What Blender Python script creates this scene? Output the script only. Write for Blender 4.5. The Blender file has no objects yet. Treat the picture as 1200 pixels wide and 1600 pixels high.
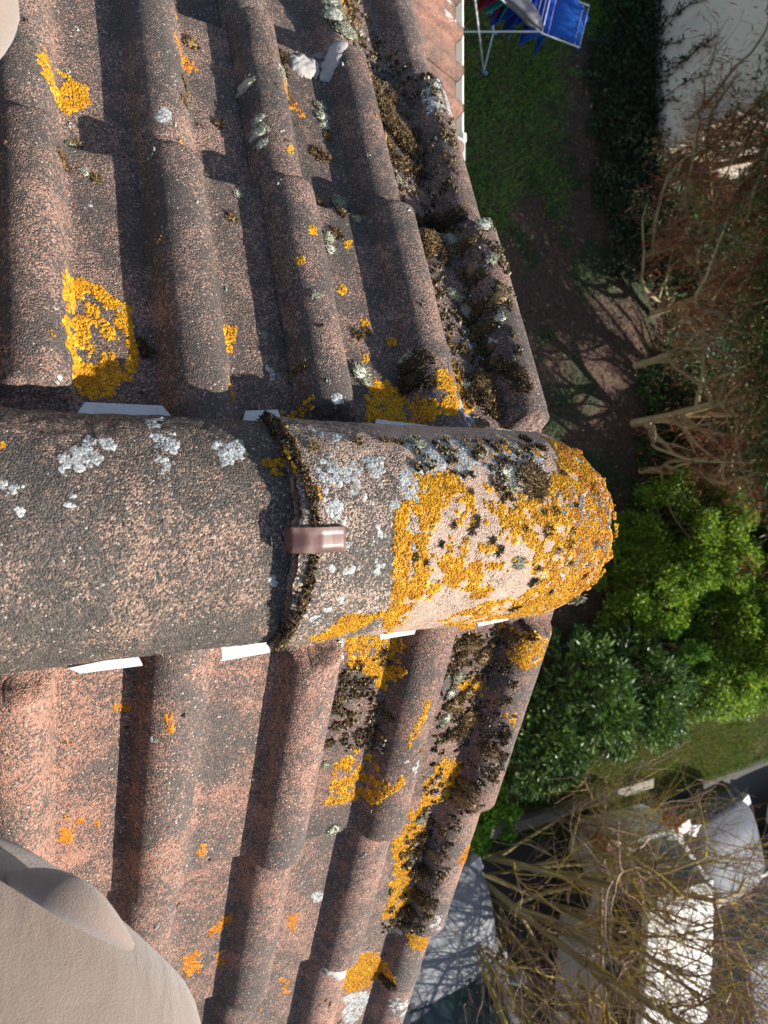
import bpy, math, random
import numpy as np
from mathutils import Vector, Matrix
from mathutils.bvhtree import BVHTree

random.seed(11)
rng = np.random.default_rng(11)
R_ = math.radians
scn = bpy.context.scene
COL = scn.collection

# ------------------------------------------------------------------ camera
PIT, YAW, ROL = 1.0564, -0.0515, -0.0405
FPX = 1039.75                       # focal length in pixels of the 1200x1600 photograph
CAMP = Vector((-0.0373, 0.0, 0.6353))
_sp, _cp = math.sin(PIT), math.cos(PIT)
_Rz = Matrix.Rotation(YAW, 3, 'Z')
_d = _Rz @ Vector((0, _cp, -_sp)); _u = _Rz @ Vector((0, _sp, _cp)); _r = _Rz @ Vector((1, 0, 0))
_c, _s = math.cos(ROL), math.sin(ROL)
_u, _r = _c * _u + _s * _r, _c * _r - _s * _u
cam = bpy.data.cameras.new("camera"); cam_o = bpy.data.objects.new("camera", cam); COL.objects.link(cam_o)
M = Matrix((_u, -_r, -_d)).transposed().to_4x4(); M.translation = CAMP
cam_o.matrix_world = M
cam.sensor_fit = 'VERTICAL'; cam.sensor_height = 36; cam.sensor_width = 27
cam.lens = 36 * FPX / 1600
cam.clip_start = 0.02; cam.clip_end = 1500
cam.dof.use_dof = True; cam.dof.focus_distance = 0.78; cam.dof.aperture_fstop = 9.0
scn.camera = cam_o
scn.render.resolution_x = 768; scn.render.resolution_y = 1024

# ------------------------------------------------------------------ light
SUN = Vector((0.38, 0.70, 0.66)).normalized()       # direction towards the sun
w = bpy.data.worlds.new("World"); scn.world = w; w.use_nodes = True
nt = w.node_tree; nt.nodes.clear()
sky = nt.nodes.new('ShaderNodeTexSky'); sky.sky_type = 'NISHITA'; sky.sun_disc = False
sky.sun_elevation = math.asin(SUN.z); sky.sun_rotation = math.atan2(SUN.x, SUN.y)
bg = nt.nodes.new('ShaderNodeBackground'); bg.inputs[1].default_value = 0.092
wo = nt.nodes.new('ShaderNodeOutputWorld')
nt.links.new(sky.outputs[0], bg.inputs[0]); nt.links.new(bg.outputs[0], wo.inputs[0])
sl = bpy.data.lights.new("sun", 'SUN'); sl.energy = 5.0; sl.angle = R_(0.5); sl.color = (1, 0.95, 0.87)
so = bpy.data.objects.new("sun", sl); COL.objects.link(so)
so.rotation_euler = SUN.to_track_quat('Z', 'Y').to_euler(); so.location = SUN * 30
scn.view_settings.view_transform = 'Standard'; scn.view_settings.look = 'None'
scn.view_settings.exposure = 0.90; scn.view_settings.gamma = 1
scn.view_settings.use_curve_mapping = False

# ------------------------------------------------------------------ maths helpers
def ray(px, py):
    return (_d + _u * ((px - 600) / FPX) + _r * ((py - 800) / FPX)).normalized()
def at(px, py, z):
    """ground point seen at a pixel, at height z"""
    v = ray(px, py); t = (z - CAMP.z) / v.z
    return CAMP + v * t
def atY(px, py, Y):
    v = ray(px, py); t = (Y - CAMP.y) / v.y
    return CAMP + v * t

def _h(i, j, k, sd):
    n = (i * 374761393 + j * 668265263 + k * 2147483647 + sd * 974634777) & 0xffffffff
    n = ((n ^ (n >> 13)) * 1274126177) & 0xffffffff
    n = ((n ^ (n >> 16)) * 2246822519) & 0xffffffff
    return ((n ^ (n >> 15)) & 0xffffff) / float(0xffffff)
def vnoise(x, y, z=0.0, sd=0):
    x = np.asarray(x, float); y = np.asarray(y, float); z = np.zeros_like(x) + z
    i, j, k = np.floor(x).astype(np.int64), np.floor(y).astype(np.int64), np.floor(z).astype(np.int64)
    fx, fy, fz = x - i, y - j, z - k
    fx, fy, fz = [f * f * (3 - 2 * f) for f in (fx, fy, fz)]
    r = 0
    for a in (0, 1):
        for b in (0, 1):
            for c in (0, 1):
                r = r + _h(i + a, j + b, k + c, sd) * (fx if a else 1 - fx) * (fy if b else 1 - fy) * (fz if c else 1 - fz)
    return r
def fbm(x, y, z=0.0, sd=0, o=3):
    r = 0; a = 1; t = 0
    for q in range(o):
        r = r + a * vnoise(np.asarray(x) * 2 ** q, np.asarray(y) * 2 ** q, np.asarray(z) * 2 ** q, sd + q); t += a; a *= .5
    return r / t
def sstep(a, b, x):
    t = np.clip((x - a) / (b - a), 0, 1); return t * t * (3 - 2 * t)

# ------------------------------------------------------------------ object helpers
def tag(o, label=None, cat=None, group=None, kind=None):
    if label: o['label'] = label
    if cat: o['category'] = cat
    if group: o['group'] = group
    if kind: o['kind'] = kind
    return o
def empty(name, loc, label=None, cat=None, group=None):
    o = bpy.data.objects.new(name, None); COL.objects.link(o); o.location = loc
    o.empty_display_size = .1
    return tag(o, label, cat, group)
def mk(name, V, Fs, mat, parent=None, smooth=True, origin=None):
    """one mesh object from world-space vertices; Fs = list of (n,k) face arrays"""
    V = np.asarray(V, float).reshape(-1, 3)
    if isinstance(Fs, np.ndarray): Fs = [Fs]
    Fs = [np.asarray(F, np.int64) for F in Fs if len(F)]
    if parent is not None:
        org = np.array(PO[parent.name]); loc = (0, 0, 0)
    else:
        org = np.array(origin if origin is not None else (V[:, 0].mean(), V[:, 1].mean(), V[:, 2].min())); loc = org
    me = bpy.data.meshes.new(name)
    nl = sum(F.size for F in Fs); npl = sum(len(F) for F in Fs)
    me.vertices.add(len(V)); me.vertices.foreach_set('co', (V - org).astype(np.float32).ravel())
    me.loops.add(nl); me.loops.foreach_set('vertex_index', np.concatenate([F.ravel() for F in Fs]).astype(np.int32))
    me.polygons.add(npl)
    tot = np.concatenate([np.full(len(F), F.shape[1]) for F in Fs]).astype(np.int32)
    st = np.concatenate([[0], np.cumsum(tot)[:-1]]).astype(np.int32)
    me.polygons.foreach_set('loop_start', st)
    me.polygons.foreach_set('use_smooth', np.full(npl, smooth, dtype=bool))
    me.update(calc_edges=True); me.validate()
    if mat: me.materials.append(mat)
    o = bpy.data.objects.new(name, me); COL.objects.link(o)
    o.location = loc
    if parent is not None: o.parent = parent
    PO[o.name] = tuple(org)
    return o
PO = {}
def thing(name, loc, label, cat, group=None):
    o = empty(name, loc, label, cat, group); PO[o.name] = tuple(loc); return o
def grid_faces(nu, nv, off=0):
    i = np.arange(nu - 1)[:, None] * nv + np.arange(nv - 1)[None, :]
    i = i.ravel() + off
    return np.stack([i, i + nv, i + nv + 1, i + 1], 1)
class MB:
    def __init__(s): s.V = []; s.F = {}; s.n = 0
    def add(s, V, F):
        V = np.asarray(V, float).reshape(-1, 3); F = np.asarray(F, np.int64)
        s.F.setdefault(F.shape[1], []).append(F + s.n); s.V.append(V); s.n += len(V); return s
    def box(s, c, d, rz=0, tf=None):
        c = np.array(c, float); h = np.array(d, float) / 2
        V = np.array([[x, y, z] for x in (-1, 1) for y in (-1, 1) for z in (-1, 1)]) * h
        if rz: 
            cc, ss = math.cos(rz), math.sin(rz); V = V @ np.array([[cc, ss, 0], [-ss, cc, 0], [0, 0, 1]])
        V = V + c
        if tf is not None: V = tf(V)
        return s.add(V, [[0, 1, 3, 2], [4, 6, 7, 5], [0, 4, 5, 1], [2, 3, 7, 6], [0, 2, 6, 4], [1, 5, 7, 3]])
    def tube(s, P, r, n=6, cap=True):
        P = np.asarray(P, float); m = len(P); r = np.zeros(m) + r
        T = np.gradient(P, axis=0); T /= np.linalg.norm(T, axis=1)[:, None] + 1e-12
        ref = np.array([0, 0, 1.]) if abs(T[0, 2]) < .9 else np.array([1., 0, 0])
        A = np.cross(T, ref); A /= np.linalg.norm(A, axis=1)[:, None] + 1e-9
        B = np.cross(T, A)
        th = np.arange(n) * 2 * math.pi / n
        V = P[:, None, :] + r[:, None, None] * (np.cos(th)[None, :, None] * A[:, None, :] + np.sin(th)[None, :, None] * B[:, None, :])
        i = np.arange(m - 1)[:, None] * n; j = np.arange(n)[None, :]; j2 = (j + 1) % n
        F = np.stack([(i + j).ravel(), (i + j2).ravel(), (i + n + j2).ravel(), (i + n + j).ravel()], 1)
        s.add(V.reshape(-1, 3), F)
        if cap and n >= 3:
            s.add(V[0], [list(range(n))[::-1]]); s.add(V[-1], [list(range(n))])
        return s
    def build(s, name, mat, parent=None, smooth=False, origin=None):
        return mk(name, np.concatenate(s.V), [np.concatenate(f) for f in s.F.values()], mat, parent, smooth, origin)

# ------------------------------------------------------------------ materials
def newmat(name):
    m = bpy.data.materials.new(name); m.use_nodes = True
    t = m.node_tree; b = t.nodes['Principled BSDF']; return m, t, b
def N(t, typ, **kw):
    n = t.nodes.new(typ)
    for k, v in kw.items():
        if k == 'ins':
            for a, c in v.items(): n.inputs[a].default_value = c
        else: setattr(n, k, v)
    return n
def L(t, a, b): t.links.new(a, b)
def ramp(t, fac, stops, interp='LINEAR'):
    n = t.nodes.new('ShaderNodeValToRGB'); n.color_ramp.interpolation = interp
    e = n.color_ramp.elements
    while len(e) < len(stops): e.new(.5)
    for q, (p, c) in zip(e, stops):
        q.position = p; q.color = (*c, 1) if len(c) == 3 else c
    L(t, fac, n.inputs[0]); return n
def mixc(t, fac, a, b, mode='MIX'):
    n = t.nodes.new('ShaderNodeMix'); n.data_type = 'RGBA'; n.blend_type = mode
    for sock, v in ((n.inputs[0], fac), (n.inputs[6], a), (n.inputs[7], b)):
        if hasattr(v, 'links'): L(t, v, sock)
        elif isinstance(v, (int, float)): sock.default_value = v
        else: sock.default_value = (*v, 1)
    return n.outputs[2]
def math_(t, op, a, b=None, c=None):
    n = t.nodes.new('ShaderNodeMath'); n.operation = op
    for k, v in enumerate((a, b, c)):
        if v is None: continue
        if hasattr(v, 'links'): L(t, v, n.inputs[k])
        else: n.inputs[k].default_value = v
    return n.outputs[0]
def noise(t, co, scale, detail=3, rough=.55, dist=0):
    n = N(t, 'ShaderNodeTexNoise', ins={'Scale': scale, 'Detail': detail, 'Roughness': rough, 'Distortion': dist})
    if co is not None: L(t, co, n.inputs['Vector'])
    return n
def flat(name, col, rough=.7, metal=0, spec=.5, var=.15, nscale=12., bump=0.0, coat=0):
    m, t, b = newmat(name)
    g = N(t, 'ShaderNodeNewGeometry')
    n = noise(t, g.outputs['Position'], nscale, 4)
    c = mixc(t, n.outputs['Fac'], tuple(x * (1 - var) for x in col), tuple(min(1, x * (1 + var)) for x in col))
    L(t, c, b.inputs['Base Color'])
    b.inputs['Roughness'].default_value = rough; b.inputs['Metallic'].default_value = metal
    b.inputs['Specular IOR Level'].default_value = spec
    if coat: b.inputs['Coat Weight'].default_value = coat; b.inputs['Coat Roughness'].default_value = .05
    if bump:
        bp = N(t, 'ShaderNodeBump', ins={'Strength': .6, 'Distance': bump})
        n2 = noise(t, g.outputs['Position'], nscale * 6, 4); L(t, n2.outputs['Fac'], bp.inputs['Height']); L(t, bp.outputs[0], b.inputs['Normal'])
    return m
def island(name, stops, rough=.8, spec=.3, bump=0, nscale=500, trans=0, alt=None):
    """colour by island (one grain, one leaf, one blade)"""
    m, t, b = newmat(name)
    g = N(t, 'ShaderNodeNewGeometry')
    r = ramp(t, g.outputs['Random Per Island'], stops)
    n = noise(t, g.outputs['Position'], nscale, 2)
    rc = r.outputs[0]
    if alt:
        nb_ = noise(t, g.outputs['Position'], 55, 4, .65); rb = ramp(t, nb_.outputs['Fac'], [(.50, (0, 0, 0)), (.66, (1, 1, 1))])
        rc = mixc(t, math_(t, 'MULTIPLY', rb.outputs[0], .75), rc, alt)
    c = mixc(t, .5, rc, mixc(t, n.outputs['Fac'], (.55, .55, .55), (1.35, 1.35, 1.35)), 'MULTIPLY')
    L(t, c, b.inputs['Base Color']); b.inputs['Roughness'].default_value = rough
    b.inputs['Specular IOR Level'].default_value = spec
    if bump:
        bp = N(t, 'ShaderNodeBump', ins={'Strength': .8, 'Distance': bump}); L(t, n.outputs['Fac'], bp.inputs['Height']); L(t, bp.outputs[0], b.inputs['Normal'])
    if trans:
        tr = N(t, 'ShaderNodeBsdfTranslucent'); L(t, c, tr.inputs[0])
        mx = N(t, 'ShaderNodeMixShader', ins={0: trans}); out = t.nodes['Material Output']
        L(t, b.outputs[0], mx.inputs[1]); L(t, tr.outputs[0], mx.inputs[2]); L(t, mx.outputs[0], out.inputs[0])
    return m

def concrete_tile(name, pinkbias, pink=((.27, .15, .11), (.44, .27, .20)), dark=((.048, .041, .037), (.135, .108, .092)), clean=None, blot=1.5):
    """granular concrete: coloured grains of ~2 mm with darker algae-stained areas"""
    m, t, b = newmat(name)
    g = N(t, 'ShaderNodeNewGeometry'); P = g.outputs['Position']
    v = N(t, 'ShaderNodeTexVoronoi', ins={'Scale': 620.0, 'Randomness': 1.0}); L(t, P, v.inputs['Vector'])
    sep = N(t, 'ShaderNodeSeparateColor'); L(t, v.outputs['Color'], sep.inputs[0])
    fine = noise(t, P, 900, 3)
    big = noise(t, P, 9, 6, .62, .6); med = noise(t, P, 45, 4, .6)
    mid = noise(t, P, 150, 3, .6)
    # proportion of stained grains
    a = math_(t, 'MULTIPLY', big.outputs['Fac'], blot)
    a = math_(t, 'ADD', a, math_(t, 'MULTIPLY', med.outputs['Fac'], .9))
    a = math_(t, 'ADD', a, math_(t, 'MULTIPLY', mid.outputs['Fac'], .5))
    a = math_(t, 'ADD', a, -.7 - blot * .5 + pinkbias)
    if clean:
        sx = N(t, 'ShaderNodeSeparateXYZ'); L(t, P, sx.inputs[0])
        yy = math_(t, 'ADD', sx.outputs[1], math_(t, 'MULTIPLY', med.outputs['Fac'], .06))
        mr = N(t, 'ShaderNodeMapRange', ins={'From Min': clean[0], 'From Max': clean[1], 'To Min': .0, 'To Max': .50}); L(t, yy, mr.inputs['Value'])
        a = math_(t, 'ADD', a, mr.outputs[0])
    sel = math_(t, 'SUBTRACT', a, math_(t, 'MULTIPLY', sep.outputs[0], .85))
    sel = math_(t, 'MULTIPLY_ADD', sel, 3.0, .5)
    sel.node.use_clamp = True
    pk = mixc(t, sep.outputs[1], pink[0], pink[1])
    dk = mixc(t, sep.outputs[2], dark[0], dark[1])
    c = mixc(t, sel, dk, pk)
    # pale quartz grains
    q = math_(t, 'GREATER_THAN', sep.outputs[1], .988)
    c = mixc(t, math_(t, 'MULTIPLY', q, .75), c, (.62, .52, .43))
    c = mixc(t, .55, c, mixc(t, fine.outputs['Fac'], (.35, .35, .35), (1.6, 1.6, 1.6)), 'MULTIPLY')
    oi = N(t, 'ShaderNodeObjectInfo'); mo = N(t, 'ShaderNodeMapRange', ins={'To Min': .84, 'To Max': 1.14}); L(t, oi.outputs['Random'], mo.inputs['Value'])
    cv = N(t, 'ShaderNodeVectorMath', operation='SCALE'); L(t, c, cv.inputs[0]); L(t, mo.outputs[0], cv.inputs['Scale']); c = cv.outputs[0]
    L(t, c, b.inputs['Base Color'])
    b.inputs['Roughness'].default_value = .78; b.inputs['Specular IOR Level'].default_value = .35
    hgt = math_(t, 'SUBTRACT', 1.0, math_(t, 'MULTIPLY', v.outputs['Distance'], 1.0))
    hgt = math_(t, 'ADD', math_(t, 'MULTIPLY', sep.outputs[0], .5), hgt)
    hgt = math_(t, 'ADD', hgt, math_(t, 'MULTIPLY', mid.outputs['Fac'], .45))
    bp = N(t, 'ShaderNodeBump', ins={'Strength': .95, 'Distance': .0012}); L(t, hgt, bp.inputs['Height'])
    L(t, bp.outputs[0], b.inputs['Normal'])
    return m
M_tL = concrete_tile('tile_concrete_dark', .20, blot=2.0)
M_tR = concrete_tile('tile_concrete_pink', .30, pink=((.26, .125, .085), (.43, .235, .165)), blot=2.2)
M_rid = concrete_tile('ridge_concrete', .12, pink=((.26, .15, .105), (.46, .30, .21)), dark=((.04, .036, .032), (.13, .11, .09)))
M_rid2 = concrete_tile('ridge_concrete_clean', .30, pink=((.33, .215, .155), (.56, .395, .29)), dark=((.04, .036, .032), (.13, .11, .09)), clean=(.355, .395))
M_low = concrete_tile('tile_concrete_brown', .4, pink=((.30, .13, .085), (.42, .2, .13)))
M_yel = island('yellow_lichen', [(0, (.15, .10, .012)), (.15, (.36, .165, .008)), (.5, (.58, .265, .006)), (.85, (.68, .355, .008)), (1, (.74, .47, .04))], bump=.0006, alt=(.42, .17, .01))
M_org = island('orange_lichen', [(0, (.22, .10, .03)), (.4, (.50, .17, .01)), (1, (.62, .26, .02))], bump=.0005)
M_wht = island('white_lichen', [(0, (.16, .16, .14)), (.35, (.32, .33, .31)), (.8, (.46, .47, .45)), (1, (.60, .61, .59))], bump=.0005)
M_moss = island('brown_moss', [(0, (.03, .02, .01)), (.4, (.12, .075, .03)), (.8, (.25, .16, .07)), (1, (.38, .27, .13))], rough=.95)
M_gmoss = island('grey_moss', [(0, (.10, .10, .06)), (.5, (.33, .33, .23)), (1, (.58, .57, .46))], rough=.95)
M_dmoss = island('dark_moss', [(0, (.015, .011, .008)), (.6, (.07, .045, .024)), (1, (.19, .12, .05))], rough=.95)
M_plast = flat('white_plastic', (.50, .50, .49), .5, var=.32, nscale=70)
M_mort = flat('bedding_mortar', (.10, .085, .07), .95, var=.5, nscale=60, bump=.003)
M_gut = flat('white_gutter_plastic', (.78, .77, .70), .35, var=.05)
M_gutin = flat('gutter_silt', (.10, .06, .035), .9, var=.4, nscale=30)

# ------------------------------------------------------------------ roof geometry
AL, AR = 0.444, 0.4733
ANG = {-1: AL, 1: AR}
G = .318; S1 = {-1: .4672, 1: .4835}; PITCH = .15; BASE = -.014; TT = .027; HT = .388
YV = {-1: .6224, 1: .602}          # verge roll centre
def fr(side):
    a = ANG[side]
    return np.array([side * math.cos(a), 0, -math.sin(a)]), np.array([side * math.sin(a), 0, math.cos(a)])
def warp(Y): return Y + .033 * np.clip((Y - .15) / .452, 0, 2) ** 1.8     # tiles near the verge are laid a little open
_wy = np.linspace(-2, 1, 3000); _ww = warp(_wy)
def unwarp(Y): return np.interp(Y, _ww, _wy)
def roll(q, w=.0345, h=.037, fil=True):
    x = np.abs(q) / w
    r = h * np.clip(1 - x ** 2.3, 0, 1) ** .52
    if fil: r = np.maximum(r, .006 * np.exp(-np.clip((np.abs(q) - w * .95), 0, 1) / .004) * (np.abs(q) < w + .03))
    return r
def prof(q, verge=False):
    """height of a tile above its pan, q = distance from its joint roll"""
    z = np.zeros_like(q)
    a = roll(q); a = np.where(q < 0, np.where(q > -.0372, np.maximum(roll(q, fil=False), .006), 0), a); z = np.maximum(z, a)
    z = z - .013 * sstep(.2560, .2580, q) * (0 if verge else 1)
    z = np.maximum(z, roll(q - .153, w=.0355))
    if verge: z = np.maximum(z, np.where(q > .3, roll(q - .3, fil=False), roll(q - .3)))
    return z
def tile_mesh(side, col, k, seed):
    e_s, e_n = fr(side)
    verge = (side < 0 and col == 0)
    # left slope: joint roll faces the viewer, body runs to +Y;  right slope: the reverse
    if side < 0: yj = YV[-1] - .3 * (col + 1); sg = 1
    else: yj = YV[1] - .3 * col; sg = -1
    tail = S1[side] + k * G; head = tail - HT
    qmax = .3365 if verge else .287
    q = np.concatenate([np.linspace(-.0368, -.03, 5)[:-1], np.linspace(-.03, qmax, 96)])
    if verge: q = np.concatenate([q[:-6], np.linspace(q[-6], qmax, 14)])
    if k > 4: q = q[::3] if not verge else q[::2]
    s = np.linspace(head, tail, 84 if k < 5 else 24)
    Q, S = np.meshgrid(q, s, indexing='ij')
    sd = seed * 7
    ragged = (fbm(Q * 60, Q * 0 + seed, 0, sd) - .5) * .006
    S2 = S + ragged * sstep(tail - .02, tail, S)
    nn = prof(Q, verge)
    # the joint roll stops short of the tile head
    cut = sstep(head + .058, head + .066, S + (fbm(Q * 90, Q * 0, 1, sd) - .5) * .008)
    jm = (Q < .037)
    if verge: jm = jm | (Q > .263)
    nn = np.where(jm, nn * cut + np.minimum(nn, .006) * (1 - cut), nn)
    nn = nn + (fbm(Q * 25, S * 25, seed, sd) - .5) * .0012 + (fbm(Q * 160, S * 160, seed, sd + 5, 2) - .5) * .0005
    # rounded nose at the tail
    nn = nn - .0022 * sstep(tail - .004, tail, S) ** 2
    nn = nn + BASE + TT * (S - head) / HT
    # slight misfit of every tile
    rr = np.random.default_rng(seed + 900)
    nn = nn + rr.uniform(-.0015, .0015) + Q * rr.uniform(-.004, .004)
    dy, ds = rr.uniform(-.0012, .0012), rr.uniform(-.004, .004)
    if side < 0 and col == 0 and k == 0:  # chipped corner of the top verge tile
        chip = (Q > .318) & (S < head + .088)
        nn = np.where(chip, nn - .02, nn)
    YW = yj + dy + sg * Q
    if side > 0: YW = warp(YW)
    P = (S2 + ds)[..., None] * e_s + nn[..., None] * e_n + np.stack([0 * Q, YW, 0 * Q], -1)
    nu, nv = Q.shape
    V = P.reshape(-1, 3); F = grid_faces(nu, nv)
    Vs = [V]; Fs = [F]; off = len(V)
    idx = np.arange(nu * nv).reshape(nu, nv)
    th = .0125
    def skirt(ids, d1, d2):
        nonlocal off
        m = len(ids); A = V[ids] + d1; B = A + d2
        Vs.append(A); Vs.append(B)
        a = np.arange(m - 1)
        Fs.append(np.stack([ids[:-1], ids[1:], off + a + 1, off + a], 1))
        Fs.append(np.stack([off + a, off + a + 1, off + m + a + 1, off + m + a], 1))
        off += 2 * m
    skirt(idx[:, -1], -e_n * th - e_s * .001, -e_s * .05)
    skirt(idx[:, 0], -e_n * th, e_s * .05)
    ey = np.array([0, sg, 0])
    skirt(idx[0], -e_n * .012 + ey * .001, ey * .012)
    skirt(idx[-1], -e_n * (.03 if verge else .012) - ey * .001, -ey * .02)
    Vn = np.concatenate(Vs); Fn = np.concatenate(Fs)
    return Vn, Fn, yj, tail
ordn = ['first', 'second', 'third', 'fourth', 'fifth', 'sixth', 'seventh']
TILES = {}
def roof_tiles():
    for side in (-1, 1):
        for col in range(4):
            for k in range(10):
                seed = (1 if side > 0 else 100) + col * 10 + k
                V, F, yj, tail = tile_mesh(side, col, k, seed)
                where = 'lawn side' if side < 0 else 'car park side'
                cn = ['at the verge', 'second column from the verge', 'third column from the verge', 'fourth column from the verge'][col]
                lab = '%s roof tile, %s, %s course below ridge, %s' % ('grey-brown' if side < 0 else 'pinkish', cn, (ordn + ['eighth', 'ninth', 'tenth'])[k], where)
                o = mk('concrete_tile', V, F, M_tL if side < 0 else M_tR)
                tag(o, lab, 'roof tile', 'double-roll roof tiles on the %s slope' % where)
                TILES[(side, col, k)] = o
roof_tiles()
def tile_at(side, Y, s):
    k = max(0, min(9, int(math.floor((s - S1[side]) / G)) + 1))
    if side < 0: c = int(math.floor((YV[-1] - .3 + .3 - Y - .0) / .3 + .0)) if Y < YV[-1] - .337 else 0
    else: c = int(math.floor((YV[1] + .037 - float(unwarp(Y))) / .3))
    if side < 0 and Y < YV[-1] - .337: c = int(math.floor((YV[-1] - .337 - Y) / .3)) + 1
    return TILES[(side, max(0, min(3, c)), k)]
def surf(side, Y, s):
    """height above the slope plane, vectorised"""
    k = np.clip(np.floor((s - S1[side]) / G) + 1, 0, 9)
    head = S1[side] + k * G - HT
    if side < 0: q = Y - (YV[-1] - .3)
    else: q = YV[1] - unwarp(Y)
    q = np.where(q > .3 + (.0 if side > 0 else .037), np.mod(q + .037, .3) - .037, q)
    q = np.where((q < -.037), np.mod(q + .037, .3) - .037, q)
    n = prof(q, False)
    if side < 0: n = np.maximum(n, np.where(np.abs(Y - YV[-1]) < .037, roll(Y - YV[-1]), 0))
    cut = sstep(head + .058, head + .066, s)
    n = np.where(np.abs(q) < .037, n * cut + np.minimum(n, .006) * (1 - cut), n)
    return n + BASE + TT * (s - head) / HT
def spos(side, Y, s, n):
    e_s, e_n = fr(side)
    return s[..., None] * e_s + n[..., None] * e_n + np.stack([0 * Y, Y, 0 * Y], -1)

# ridge tiles -------------------------------------------------------
RID = [  # y0, y1, half width, z bottom, z top, label
    (.2263, .6265, .117, -.013, .082, 'last ridge tile at the gable end, crusted with yellow lichen'),
    (-.185, .2450, .1125, -.018, .060, 'grey speckled ridge tile clipped behind the last one'),
    (-.60, -.165, .115, -.014, .079, 'ridge tile under the sitting person'),
    (-1.0, -.58, .1125, -.016, .067, 'ridge tile farthest back along the ridge'),
]
def rid_p(i, Y, th, off=0.0):
    """point and normal on ridge tile i; th from -pi/2 (lawn side) to pi/2"""
    y0, y1, hw, zb, zt, _ = RID[i]
    e = .97
    sx = np.sign(np.sin(th)) * np.abs(np.sin(th)) ** e; cz = np.abs(np.cos(th)) ** 1.18
    x = (hw + off) * sx; z = zb + (zt + off - zb) * cz
    nx = sx / hw; nz = cz / (zt - zb); l = np.sqrt(nx * nx + nz * nz) + 1e-9
    return np.stack([x, Y + 0 * th, z], -1), np.stack([nx / l, 0 * th, nz / l], -1)
def rend(i, Y, th):
    y0, y1 = RID[i][0], RID[i][1]
    return (.040 if i == 0 else 0) * np.abs(np.sin(th)) ** 2.6 * sstep(.5, 1, (Y - y0) / (y1 - y0))
RIDO = []
for i, (y0, y1, hw, zb, zt, lab) in enumerate(RID):
    nY, nT = 150, 100
    Yv = np.linspace(y0, y1, nY); Tv = np.linspace(-math.pi / 2, math.pi / 2, nT)
    YY, T_ = np.meshgrid(Yv, Tv, indexing='ij')
    P, Nn = rid_p(i, YY, T_)
    am = (fbm(YY * 22, T_ * 3, i, 40) - .5) * .005 + (fbm(YY * 150, T_ * 17, i, 44, 2) - .5) * .0016
    edge = sstep(y0 + .006, y0, YY) + sstep(y1 - .008, y1, YY)
    P = P + Nn * (am - .004 * edge ** 2)[..., None]
    rag = (fbm(T_ * 9, T_ * 0 + i, 0, 60) - .5) * .010
    P[..., 1] += rag * (sstep(y0 + .02, y0, YY) + sstep(y1 - .02, y1, YY))
    # lower long edges drop a little
    P[..., 1] -= rend(i, YY, T_)
    V = P.reshape(-1, 3); idx = np.arange(nY * nT).reshape(nY, nT)
    Vi = (P - Nn * .016).reshape(-1, 3)
    F1 = grid_faces(nY, nT)[:, ::-1]; F2 = grid_faces(nY, nT, len(V))
    def strip(ids):
        a = ids[:-1]; b_ = ids[1:]
        return np.stack([a, b_, b_ + len(V), a + len(V)], 1)
    F = np.concatenate([F1, F2, strip(idx[0]), strip(idx[-1]), strip(idx[:, 0]), strip(idx[:, -1])])
    o = mk('ridge_tile', np.concatenate([V, Vi]), F, M_rid2 if i == 0 else M_rid)
    tag(o, lab, 'ridge tile', 'half-round ridge tiles along the roof'); RIDO.append(o)

# mortar under the ridge --------------------------------------------
mb = MB()
Yv = np.linspace(-1, .60, 260)
for side in (-1, 1):
    rows = []
    for f, base in ((0, 1), (.5, 1), (1., 0)):
        x = side * (.100 - .012 * f) + (fbm(Yv * 40, Yv * 0 + f, 0, 70) - .5) * .008
        z = -.062 + (.075) * f
        rows.append(np.stack([x, Yv, z + 0 * Yv], 1))
    Pm = np.array(rows); mb.add(Pm.reshape(-1, 3), grid_faces(3, len(Yv)))
gx = np.linspace(-.105, .105, 30); gz = np.linspace(-.06, 1, 12)
GX, GZ = np.meshgrid(gx, gz, indexing='ij')
zz = -.06 + (np.sqrt(np.clip(1 - (GX / .106) ** 2, 0, 1)) * .125) * np.clip(GZ, 0, 1)
yy = .590 - .035 * np.abs(GX / .106) ** 2.6 + (fbm(GX * 50, GZ * 6, 0, 77) - .5) * .012
mb.add(np.stack([GX, yy, zz], -1).reshape(-1, 3), grid_faces(30, 12))
o = mb.build('bedding_mortar', M_mort, smooth=True)
tag(o, 'rough dark mortar bedding under the ridge tiles', 'mortar')

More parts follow.
